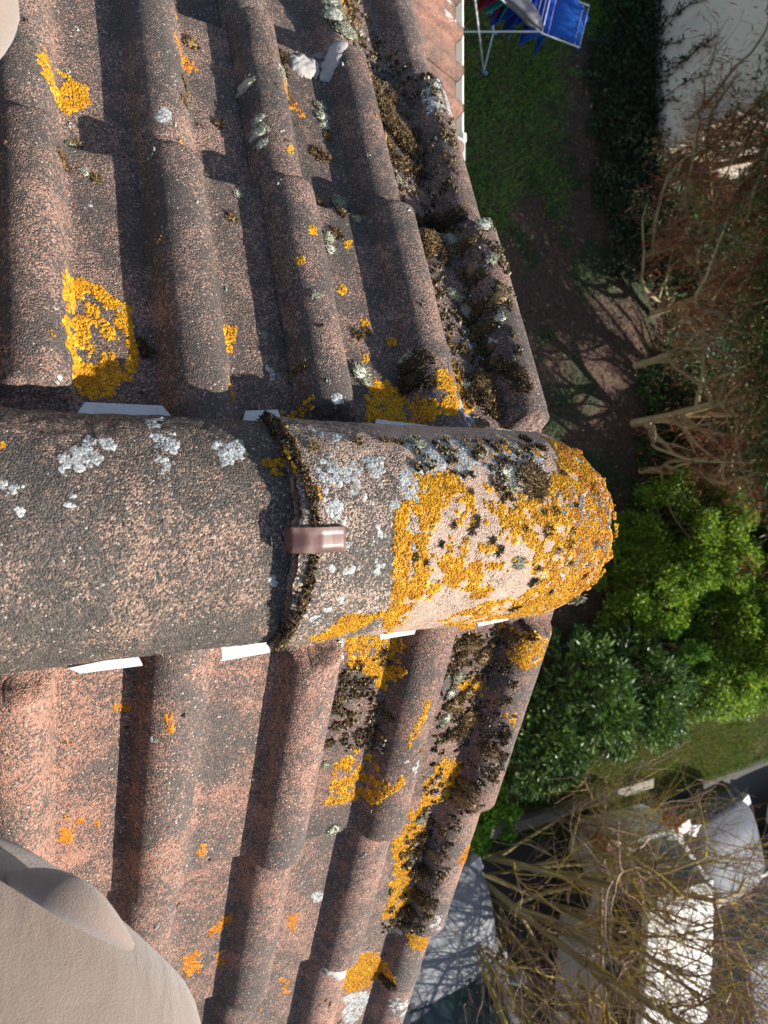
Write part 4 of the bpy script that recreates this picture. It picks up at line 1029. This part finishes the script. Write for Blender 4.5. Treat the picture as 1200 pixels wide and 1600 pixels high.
M_leaf1 = island('privet_leaf', [(0, (.03, .07, .008)), (.45, (.15, .27, .022)), (.85, (.30, .44, .04)), (.97, (.36, .46, .05)), (1, (.60, .52, .05))], rough=.38, spec=.5, trans=.42)
M_leaf2 = island('laurel_leaf', [(0, (.025, .06, .014)), (.6, (.09, .17, .03)), (1, (.20, .31, .05))], rough=.36, spec=.6, trans=.12)
M_leaf3 = island('bright_leaf', [(0, (.03, .09, .01)), (.6, (.09, .22, .02)), (1, (.22, .38, .04))], rough=.4, trans=.3)
def shrub(c, R, h, n, size, asp, mat, seed, lab, name='shrub', clumps=80, cat='shrub'):
    r = np.random.default_rng(seed); e = thing(name, (c[0], c[1], GZ), lab, cat)
    st = MB(); cs = []
    for i in range(clumps):
        th = r.random() * 6.283; q = math.sqrt(r.random()); z = r.uniform(.15, 1); k = math.sqrt(max(.12, 1 - (z * .92) ** 2.2))
        p = np.array([c[0] + math.cos(th) * q * R[0] * k, c[1] + math.sin(th) * q * R[1] * k, GZ + h * z]); cs.append((p, r.uniform(.14, .30) * (R[0] + R[1]) / 2))
        mid = (p + np.array([c[0], c[1], GZ])) / 2 + r.normal(0, .08, 3)
        st.tube([np.array([c[0], c[1], GZ]) + r.normal(0, .05, 3) * [1, 1, 0], mid, p], [.014, .009, .004], 4, False)
    st.build('stems', M_stem, e, True)
    idx = r.integers(0, clumps, n); V = r.normal(0, 1, (n, 3)); V /= np.linalg.norm(V, axis=1)[:, None]; V *= (r.random(n) ** .45)[:, None]
    C = np.array([cs[i][0] for i in idx]) + V * np.array([cs[i][1] for i in idx])[:, None] * [1, 1, .75]
    g_ = fbm(C[:, 0] * 5, C[:, 1] * 5, C[:, 2] * 5, seed); C = C[(g_ > .36) & (C[:, 2] > GZ + .02)]
    D = C - np.array([c[0], c[1], GZ + h * .3]); D /= np.linalg.norm(D, axis=1)[:, None] + 1e-6
    V, F = leaves(C, size, asp, seed, up=.5, dirs=D, jit=.6); mk('foliage', V, F, mat, e, False)
shrub((.6, 8.6), (1.1, 1.0), 1.5, 44000, .052, .5, M_leaf1, 600, 'small-leaved green shrub right beyond the rounded ridge end')
shrub((1.9, 9.3), (1.25, 1.1), 1.9, 62000, .052, .5, M_leaf1, 601, 'largest sunlit small-leaved shrub, middle of the shrub bank')
shrub((.5, 10.5), (1.3, 1.1), 2.2, 48000, .052, .5, M_leaf1, 602, 'bright sunlit shrub reaching the photo edge next to the conifers')
shrub((2.5, 11.2), (1.2, 1.0), 1.6, 36000, .052, .5, M_leaf1, 603, 'sunlit shrub at the photo edge above the grass strip')
shrub((3.0, 9.9), (.6, .8), .9, 12000, .042, .5, M_leaf1, 604, 'low shrub edging the sunlit grass strip')
shrub((.75, 7.85), (.6, .5), .9, 15000, .048, .5, M_leaf1, 622, 'low bright shrub directly below the rounded ridge end')
shrub((1.3, 7.9), (.8, .7), 1.1, 20000, .05, .5, M_leaf1, 620, 'low sunny shrub in front of the largest small-leaved shrub')
shrub((1.35, 11.4), (1.0, .9), 2.1, 26000, .052, .5, M_leaf1, 621, 'bright yellow-green shrub farthest back in the shrub bank')
shrub((2.0, 8.0), (.45, .5), 1.25, 5000, .05, .55, M_leaf3, 605, 'bright yellow-green sprig in the middle of the dark shrubs', clumps=16)
shrub((2.55, 6.6), (.75, .7), 1.2, 5200, .12, .34, M_leaf2, 606, 'dark laurel with long leaves close to the verge', 'laurel')
shrub((2.75, 7.6), (.9, .8), 1.2, 9000, .10, .36, M_leaf2, 607, 'dark glossy laurel between the green shrubs and grass strip', 'laurel')
shrub((3.1, 5.9), (.8, .8), 1.0, 11000, .075, .5, M_leaf2, 608, 'glittering glossy shrub next to the verge tiles', 'laurel')
shrub((3.9, 4.9), (.6, .6), .9, 5000, .06, .5, M_leaf3, 609, 'light green bush at the foot of the bare tree', clumps=20)
shrub((-1.1, 9.6), (.8, .6), 1.6, 9000, .06, .18, M_cgrn, 610, 'feathery green bush between bare conifer trunks')
shrub((-6.6, 11.2), (.8, .7), 3.0, 9000, .10, .16, M_cgrn, 611, 'green feathery branches in front of the pale wall at the photo corner')

# bare tree over the car park -----------------------------------------
M_bt = flat('mossy_bark', (.24, .18, .075), .9, var=.5, nscale=7, bump=.01)
M_btw = island('lichened_twigs', [(0, (.12, .08, .05)), (.4, (.27, .19, .07)), (.75, (.42, .30, .06)), (1, (.58, .42, .06))])
M_rtw = island('reddish_twigs', [(0, (.16, .06, .055)), (.6, (.34, .17, .14)), (1, (.60, .45, .36))])
M_bud = island('yellow_green_buds', [(0, (.16, .20, .03)), (1, (.40, .42, .08))], trans=.2)
def bare_tree(b0, stems, seed, lab):
    r = np.random.default_rng(seed); e = thing('bare_tree', tuple(b0), lab, 'tree'); tr = MB(); tw = MB(); rt = MB(); tips = []
    def grow(p, d, ln, rad, lv):
        n = 8; P, dd = wander(p, d, ln, n, r, [.12, .20, .28, .34][lv], .02 * lv)
        if lv <= 1: tr.tube(P, np.linspace(rad, rad * .55, n + 1), 7 if lv == 0 else 5, False)
        elif lv == 2: tw.tube(P, np.linspace(rad, rad * .4, n + 1), 4, False)
        else: (rt if r.random() < .5 else tw).tube(P, np.linspace(rad, rad * .4, n + 1), 3, False); tips.append(P)
        if lv < 3:
            for i in range([8, 8, 10][lv]):
                k = r.integers([2, 1, 1][lv], n + 1); q = (P[min(k, n)] - P[max(k - 1, 0)]); q /= np.linalg.norm(q) + 1e-9
                grow(P[k], q * 1.0 + r.normal(0, [.5, .55, .6][lv], 3), ln * r.uniform(.42, .72), rad * [.48, .42, .5][lv], lv + 1)
    for d, ln, rad in stems: grow(b0, d, ln, rad, 0)
    tr.build('trunk', M_bt, e, True); tw.build('branches', M_btw, e); rt.build('twigs', M_rtw, e)
    T = np.concatenate(tips); C = T[r.integers(0, len(T), 5200)]; V, F = leaves(C, .024, .5, seed, up=.4); mk('buds', V, F, M_bud, e, False)
bt = np.array([4.35, 4.55, GZ])
bare_tree(bt, [((.10, .72, .75), 3.3, .05), ((.42, .50, .75), 3.2, .055), ((.72, .22, .7), 2.8, .045), ((.55, .85, .35), 3.3, .04), ((.85, .70, .4), 3.2, .04), ((1.0, .30, .35), 2.8, .035)], 71, 'leafless tree with yellow lichened branches over the parked cars')
bare_tree(np.array([4.15, 6.6, GZ]), [((.3, -.1, 1), 1.1, .012), ((-.3, .3, 1), 1.0, .010), ((.5, .6, .9), 1.3, .012), ((.1, .9, .9), 1.4, .012), ((.7, .1, .9), 1.2, .012)], 72, 'thin reddish leafless bush growing at the kerb behind the glossy shrubs')

# ------------------------------------------------------------------ cars
M_glass, t, b = newmat('car_glass'); b.inputs['Base Color'].default_value = (.025, .04, .038, 1); b.inputs['Roughness'].default_value = .12; b.inputs['Specular IOR Level'].default_value = .45
M_blk = flat('black_trim', (.02, .02, .022), .5, var=.1); M_tyre = flat('tyre_rubber', (.025, .025, .026), .85); M_rim = flat('wheel_alloy', (.5, .5, .52), .3, 1)
M_red, t, b = newmat('tail_light_red'); b.inputs['Base Color'].default_value = (.55, .02, .015, 1); b.inputs['Roughness'].default_value = .15
M_amb, t, b = newmat('indicator_amber'); b.inputs['Base Color'].default_value = (.85, .25, .02, 1); b.inputs['Roughness'].default_value = .15
M_lens, t, b = newmat('headlight_lens'); b.inputs['Base Color'].default_value = (.6, .62, .65, 1); b.inputs['Roughness'].default_value = .08; b.inputs['Metallic'].default_value = .5
def paint(name, col, metal): return flat(name, col, .55, metal, .12, .06, 3, coat=.0)
def car(c, yaw, Ln, Wd, H, mat, lab, hatch=False, seed=0):
    """nose along local +x; lofted body, cabin, glass panels, wheels, lamps, mirrors"""
    e = thing('parked_car', tuple(c), lab, 'car', 'cars parked behind the bare tree')
    cc, ss = math.cos(yaw), math.sin(yaw)
    def X(P):
        P = np.asarray(P, float).reshape(-1, 3); return np.stack([c[0] + cc * P[:, 0] - ss * P[:, 1], c[1] + ss * P[:, 0] + cc * P[:, 1], c[2] + P[:, 2]], 1)
    h2 = Ln / 2
    def top(u):   # shoulder line height along the length (u: -1 rear .. 1 nose)
        return np.interp(u, [-1, -.96, -.8, -.5, .3, .45, .8, .95, 1], [.55, .78, .88 if not hatch else .92, .92, .92, .90, .80, .68, .5])
    def wid(u): return Wd / 2 * (1 - .20 * np.abs(u) ** 6 - .05 * np.abs(u) ** 2)
    u = np.concatenate([np.linspace(-1, -.9, 7)[:-1], np.linspace(-.9, .9, 40), np.linspace(.9, 1, 7)[1:]]); v = np.linspace(0, math.pi, 44)
    U, Vv = np.meshgrid(u, v, indexing='ij')
    cs, sn = np.cos(Vv), np.sin(Vv); y = wid(U) * np.sign(cs) * np.abs(cs) ** .48; z0 = .22
    z = z0 + (top(U) - z0) * np.abs(sn) ** .42 * (1 + .04 * np.abs(sn))
    # wheel arches
    for wx in (-.60, .62):
        rr = np.hypot((U - wx) * h2, z - .32); m = (rr < .38) & (np.abs(cs) > .72); y = np.where(m, y * .90, y)
    V = np.stack([U * h2, y, z], -1); mb = MB(); mb.add(X(V), grid_faces(*U.shape)); k = len(v)
    n_ = len(u); mb.F[4].append(np.array([[i, i + 1, k - 2 - i, k - 1 - i] for i in range(k // 2 - 1)])); o1 = (n_ - 1) * k
    mb.F[4].append(np.array([[o1 + k - 1 - i, o1 + k - 2 - i, o1 + i + 1, o1 + i] for i in range(k // 2 - 1)]))
    mb.build('body', mat, e, True)
    # cabin
    ur = -.97 if hatch else -.80
    us = [ur, ur + .24 if hatch else -.52, .12, .44]
    def cab(U, S):
        # S -1..1 across; returns the point on the cabin surface
        zt = np.interp(U, [us[0], us[1], (us[1] + us[2]) / 2, us[2], us[3]], [.88, H - .04, H, H - .03, .86])
        zt = zt
        w1 = wid(U) * .97; w2 = w1 * .76
        a = np.clip((np.abs(S) - .58) / .42, 0, 1)
        yy = np.where(np.abs(S) <= .58, S / .58 * w2, np.sign(S) * (w2 + (w1 - w2) * a)); zz = np.where(np.abs(S) <= .58, zt - .035 * (S / .58) ** 2 * (zt > .95), (zt - .035) * (1 - a ** 1.3) + .86 * a ** 1.3)
        return np.stack([U * h2, yy, np.maximum(zz, .84)], -1)
    def patch(name, u0, u1, s0, s1, m, lift, par=e, nu=18, ns=14):
        U, S = np.meshgrid(np.linspace(u0, u1, nu), np.linspace(s0, s1, ns), indexing='ij'); P = cab(U, S)
        du = np.gradient(P, axis=0); ds = np.gradient(P, axis=1); Nn = np.cross(du, ds); Nn /= np.linalg.norm(Nn, axis=2)[..., None] + 1e-9
        sg = np.sign((Nn * (P - np.array([0, 0, .5]))).sum(-1))[..., None]; P = P + Nn * sg * lift
        return mk(name, X(P), grid_faces(nu, ns), m, par, True)
    patch('roof', us[0], us[3], -1, 1, mat, 0, nu=50, ns=50)
    patch('windscreen', us[2] + .03, us[3] - .02, -.52, .52, M_glass, .006); patch('rear_window', us[0] + .02, us[1] - .02, -.5, .5, M_glass, .006)
    for s in (-1, 1):
        mid = (us[1] + us[2]) / 2 - .03
        patch('side_window', us[1] - .06, mid - .02, s * .66, s * .93, M_glass, .005); patch('side_window', mid + .02, us[2] + .08, s * .66, s * .93, M_glass, .005)
        mb = MB(); mb.tube(X([[us[2] * h2 + .34, s * (Wd / 2 - .06), .90], [us[2] * h2 + .34, s * (Wd / 2 + .02), .92], [us[2] * h2 + .32, s * (Wd / 2 + .10), .93], [us[2] * h2 + .31, s * (Wd / 2 + .15), .93]]), [.03, .06, .07, .04], 10); mb.build('wing_mirror', mat, e)
        mb = MB(); mb.box((.915 * h2, s * Wd * .31, .62), (.16, .30, .10), rz=-s * .32, tf=X); mb.build('headlight', M_lens, e)
        mb = MB(); mb.box((-.965 * h2, s * Wd * .40, .78), (.16, .24, .26), rz=s * .3, tf=X); tl = mb.build('tail_light', M_red, e)
        mb = MB(); mb.box((-.962 * h2, s * Wd * .37, .63), (.10, .20, .05), rz=s * .3, tf=X); mb.build('indicator', M_amb, tl)
        for wx in (-.60, .62):
            cw = np.array([wx * h2, s * (Wd / 2 - .12), .32]); mb = MB(); mb.tube(X([cw - [0, .1, 0], cw - [0, .06, 0], cw + [0, .06, 0], cw + [0, .1, 0]]), [.27, .32, .32, .28], 24); wh = mb.build('wheel', M_tyre, e, True)
            mb = MB(); cr = cw + np.array([0, s * .1, 0]); mb.tube(X([cr - [0, .02, 0], cr + [0, s * .008, 0]]), [.2, .19], 20); mb.build('rim', M_rim, wh)
    mb = MB(); mb.box((h2 * .985, 0, .36), (.08, Wd * .66, .16), tf=X); mb.build('grille', M_blk, e)
    mb = MB(); a, b_ = us[3] * h2 + .03, 0
    for s in (-.35, .25): mb.tube(X([[a, s, .885], [a - .30, s + .42, .885 + .22]]), .01, 4)
    mb.build('wiper', M_blk, e)
    mb = MB(); mb.box((us[1] * h2 - .02, 0, H - .035), (.16, Wd * .62, .03), tf=X)
    if hatch: mb.build('spoiler', M_blk, e)
    mb = MB(); mb.tube(X([[us[3] * h2 - .01 + .03 * math.cos(q * 3), Wd * .44 * q, .872] for q in np.linspace(-1, 1, 14)]), .05, 6); mb.build('scuttle', M_blk, e)
P_sil = paint('silver_paint', (.19, .195, .205), .1); P_wht = paint('white_paint', (.80, .80, .76), 0); P_gry = paint('grey_blue_paint', (.085, .09, .11), .0)
car((6.32, 4.25, GZ + .06), math.pi + .06, 4.2, 1.75, 1.45, P_sil, 'silver car with its windscreen beside the verge tiles', seed=1)
car((6.62, 7.32, GZ + .06), -.08, 4.2, 1.78, 1.5, P_wht, 'white hatchback seen from its red tail light, roof in full sun', True, seed=2)
car((6.85, 9.65, GZ + .06), math.pi + .12, 4.3, 1.78, 1.45, P_gry, 'grey car with its headlight at the photo edge', seed=3)
car((7.3, 12.2, GZ + .06), math.pi + .05, 4.3, 1.78, 1.45, P_wht, 'white car farthest back behind the twigs', seed=4)

# ------------------------------------------------------------------ clothes airer
az = GZ + .95; ac = at(800, -28, az)
e = thing('clothes_airer', (ac.x, ac.y, GZ), 'white folding clothes airer standing on the shaded lawn', 'clothes airer')
M_wire = flat('white_wire', (.75, .76, .78), .35, var=.03); M_pb = flat('blue_plastic_foot', (.08, .25, .45), .5)
ya = R_(74); ca_, sa_ = math.cos(ya), math.sin(ya)
def AX(x, y, z): return np.array([ac.x + ca_ * x - sa_ * y, ac.y + sa_ * x + ca_ * y, GZ + z])
mb = MB()
for y in (-.28, .28): mb.tube([AX(-.55, y, .95), AX(.55, y, .95)], .009, 6)
for x in (-.55, .55): mb.tube([AX(x, -.28, .95), AX(x, .28, .95)], .009, 6)
mb.build('frame', M_wire, e, True)
mb = MB()
for x in np.linspace(-.5, .5, 16): mb.tube([AX(x, -.28, .95), AX(x, .28, .95)], .0035, 5)
mb.build('rods', M_wire, e, True)
for s in (-1, 1):
    mb = MB()
    for y in (-.28, .28): mb.tube([AX(s * .55, y, .95), AX(s * 1.0, y, 1.12)], .008, 6)
    for f in np.linspace(.15, 1, 7): mb.tube([AX(s * (.55 + .45 * f), -.28, .95 + .17 * f), AX(s * (.55 + .45 * f), .28, .95 + .17 * f)], .0035, 5)
    mb.build('wing', M_wire, e, True)
    mb = MB(); mb.tube([AX(-s * .5, -.29, .95), AX(s * .42, -.29, .02), AX(s * .42, .29, .02), AX(-s * .5, .29, .95)], .010, 7); lg = mb.build('leg', M_wire, e, True)
    for y in (-.29, .29):
        mb = MB(); mb.tube([AX(s * .42 - .02, y, .02), AX(s * .42 + .05, y, .02)], .022, 8); mb.build('foot_cap', M_pb, lg)
def cloth(x0, x1, rod, drop1, drop2, col, lab, name, seed, along='y', z=.955, wob=.03, flat_=0):
    """cloth folded over a rod; hangs down both sides with soft folds"""
    r = np.random.default_rng(seed); nu, nv = 34, 26; U, Vv = np.meshgrid(np.linspace(x0, x1, nu), np.linspace(-drop1, drop2, nv), indexing='ij')
    side = np.clip(Vv / .02, -1, 1) * .014; fold = (fbm(U * 14, 0 * U, seed, seed) - .5) * wob * np.clip(np.abs(Vv) * 6, 0, 1) + (fbm(U * 5, Vv * 5, seed, seed + 1) - .5) * wob * 1.2
    A = side + fold * np.sign(side + 1e-6) * .8 + np.sign(Vv) * np.abs(Vv) * .28; Z = z - np.abs(Vv) + .012 * (np.abs(Vv) < .02)
    if flat_: A = Vv * .8 + fold * .5; Z = z - np.abs(Vv) ** 2 * 1.2 + Vv * .30 + fold * .5
    P = np.array([[AX(rod + a, uu, zz) if along == 'y' else AX(uu, rod + a, zz) for a, uu, zz in zip(ra, ru, rz)] for ra, ru, rz in zip(A, U, Z)])
    V = P.reshape(-1, 3); F = grid_faces(nu, nv); o = mk(name, V, F, flat(name + '_cloth', col, .9, 0, .1, .18, 25, bump=.004))
    md = o.modifiers.new('thick', 'SOLIDIFY'); md.thickness = .004
    tag(o, lab, 'laundry', 'laundry drying on the airer')
cloth(-.22, .24, -.62, .34, .30, (.02, .34, .12), 'green cloth hanging over the airer end nearest the gutter', 'green_towel', 1)
cloth(-.26, .2, .2, .42, .40, (.02, .05, .42), 'dark blue garment hanging in the middle of the airer', 'blue_shirt', 2)
cloth(-.24, .25, -.05, .35, .35, (.25, .015, .04), 'dark red garment between the blue and grey laundry', 'red_shirt', 3)
cloth(-.26, .26, .60, .36, .34, (.015, .09, .55), 'bright blue garment at the far end of the airer', 'blue_towel', 4)
cloth(-.25, .25, -.22, .3, .3, (.02, .03, .16), 'navy garment at the back of the airer', 'navy_shirt', 5)
cloth(-.26, .26, .02, .3, .3, (.02, .24, .26), 'teal cloth crumpled between the airer rods', 'teal_cloth', 6)
cloth(-.2, .27, .38, .4, .34, (.02, .04, .30), 'dark blue trousers folded over the airer rods', 'blue_trousers', 7)
cloth(-.27, .2, -.42, .3, .4, (.22, .02, .05), 'dark red cloth beside the green towel', 'red_cloth', 9)
cloth(-.27, .27, .80, .42, .36, (.02, .09, .36), 'light blue garment spread over the outer wing of the airer', 'blue_jumper', 10, z=1.075, flat_=1, wob=.07)
cloth(-.2, .2, -.8, .25, .22, (.02, .30, .14), 'green garment spread over the wing near the gutter', 'green_cloth', 12, z=1.08, flat_=1)
def grey_bundle():
    nu, nv = 40, 22; a = np.linspace(0, 1, nu); A, B = np.meshgrid(a, np.linspace(0, 2 * math.pi, nv), indexing='ij')
    rad = .095 * (1 - .5 * A ** 3) * (1 + .5 * (fbm(A * 6, np.sin(B) * 2, np.cos(B) * 2, 8) - .5)) + .02 * np.sin(B * 5 + A * 3); rad *= np.sin(np.clip(A * 6, .35, math.pi / 2)) * np.sin(np.clip((1 - A) * 7, .35, math.pi / 2))
    P = [[AX(.50 - .75 * aa, -.30 + .14 * aa + rr * math.cos(bb) * .9, 1.02 + .02 * math.sin(aa * 5) + rr * math.sin(bb) * .8 - .05 * aa) for aa, bb, rr in zip(x, y, z)] for x, y, z in zip(A, B, rad)]
    o = mk('grey_jumper', np.array(P).reshape(-1, 3), grid_faces(nu, nv), flat('grey_knit', (.16, .16, .18), .95, 0, .1, .35, 18, bump=.006)); tag(o, 'grey jumper bunched over the corner of the airer', 'laundry', 'laundry drying on the airer')
grey_bundle()

# ------------------------------------------------------------------ person
m, t, b = newmat('beige_cotton'); g = N(t, 'ShaderNodeNewGeometry'); wv = noise(t, g.outputs['Position'], 650, 4, .7); n1 = noise(t, g.outputs['Position'], 22, 4, .6)
c = mixc(t, n1.outputs['Fac'], (.205, .152, .118), (.285, .215, .172)); L(t, c, b.inputs['Base Color']); b.inputs['Roughness'].default_value = .9; b.inputs['Sheen Weight'].default_value = .4; b.inputs['Specular IOR Level'].default_value = .15
bp = N(t, 'ShaderNodeBump', ins={'Strength': 1.0, 'Distance': .0010}); L(t, wv.outputs['Fac'], bp.inputs['Height'])
n3 = noise(t, g.outputs['Position'], 11, 4, .5, 1.2); bp2 = N(t, 'ShaderNodeBump', ins={'Strength': .8, 'Distance': .005}); L(t, n3.outputs['Fac'], bp2.inputs['Height']); L(t, bp.outputs[0], bp2.inputs['Normal']); L(t, bp2.outputs[0], b.inputs['Normal'])
M_trou = m; M_skin = flat('skin', (.50, .30, .21), .5, var=.08, nscale=30); M_jac = flat('jacket', (.05, .06, .08), .9, var=.2); M_shoe = flat('shoe_leather', (.10, .07, .05), .6, var=.2)
pe = thing('person', (0, -.5, 0), 'person in beige trousers straddling the ridge, only the knees in view', 'person')
def skin(name, pts, edges, radii, mat, root=0, sub=2, par=pe):
    me = bpy.data.meshes.new(name); org = np.array(PO[par.name]); me.from_pydata([tuple(np.array(p) - org) for p in pts], edges, []); o = bpy.data.objects.new(name, me); COL.objects.link(o); o.parent = par; PO[o.name] = tuple(org)
    me.materials.append(mat); md = o.modifiers.new('skin', 'SKIN'); sv = me.skin_vertices[0].data
    for i, rr in enumerate(radii): sv[i].radius = (rr, rr) if not isinstance(rr, tuple) else rr; sv[i].use_root = (i == root)
    md.use_smooth_shade = True; s = o.modifiers.new('sub', 'SUBSURF'); s.levels = s.render_levels = sub; return o
HIP = (0, -.62, .16)
def dpt(px, py, dep):
    v = ray(px, py); return tuple(np.array(CAMP) + np.array(v) * dep / (v @ _d))
TR, KR = dpt(-125, 1455, .50), dpt(215, 1760, .50)
TL, KL = dpt(-270, 50, .5), dpt(-75, -105, .46)
pts = [HIP, (.11, -.55, .15), TR, KR, (.50, -.05, -.20), (.52, -.22, -.36), (-.11, -.55, .15), TL, KL, (-.50, -.18, -.12), (-.50, -.30, -.27), (0, -.68, .36), (0, -.66, .58), (0, -.62, .72), (0, -.60, .82)]
skin('trousers', pts[:11] + [pts[11]], [(0, 1), (1, 2), (2, 3), (3, 4), (4, 5), (0, 6), (6, 7), (7, 8), (8, 9), (9, 10), (0, 11)], [.15, .12, .095, .095, .085, .055, .12, .09, .085, .07, .055, .14], M_trou, 0, 3)
mb = MB(); q = [dpt(10, 1370, .49), dpt(60, 1378, .478), dpt(110, 1400, .475), dpt(160, 1437, .478), dpt(205, 1480, .49)]; mb.tube(q, [.004, .012, .015, .012, .003], 10); po = mb.build('pocket_flap', M_trou, pe, True); po.modifiers.new('s', 'SUBSURF').render_levels = 2
for s in (1, -1):
    b0 = (.53, -.24, -.40) if s > 0 else (-.51, -.32, -.31); skin('shoe', [(b0[0] - s * .03, b0[1] - .09, b0[2] + .05), (b0[0], b0[1], b0[2] + .04), (b0[0] + s * .05, b0[1] + .12, b0[2] - .01), (b0[0] + s * .07, b0[1] + .19, b0[2] - .025)], [(0, 1), (1, 2), (2, 3)], [.04, .045, .042, .03], M_shoe)
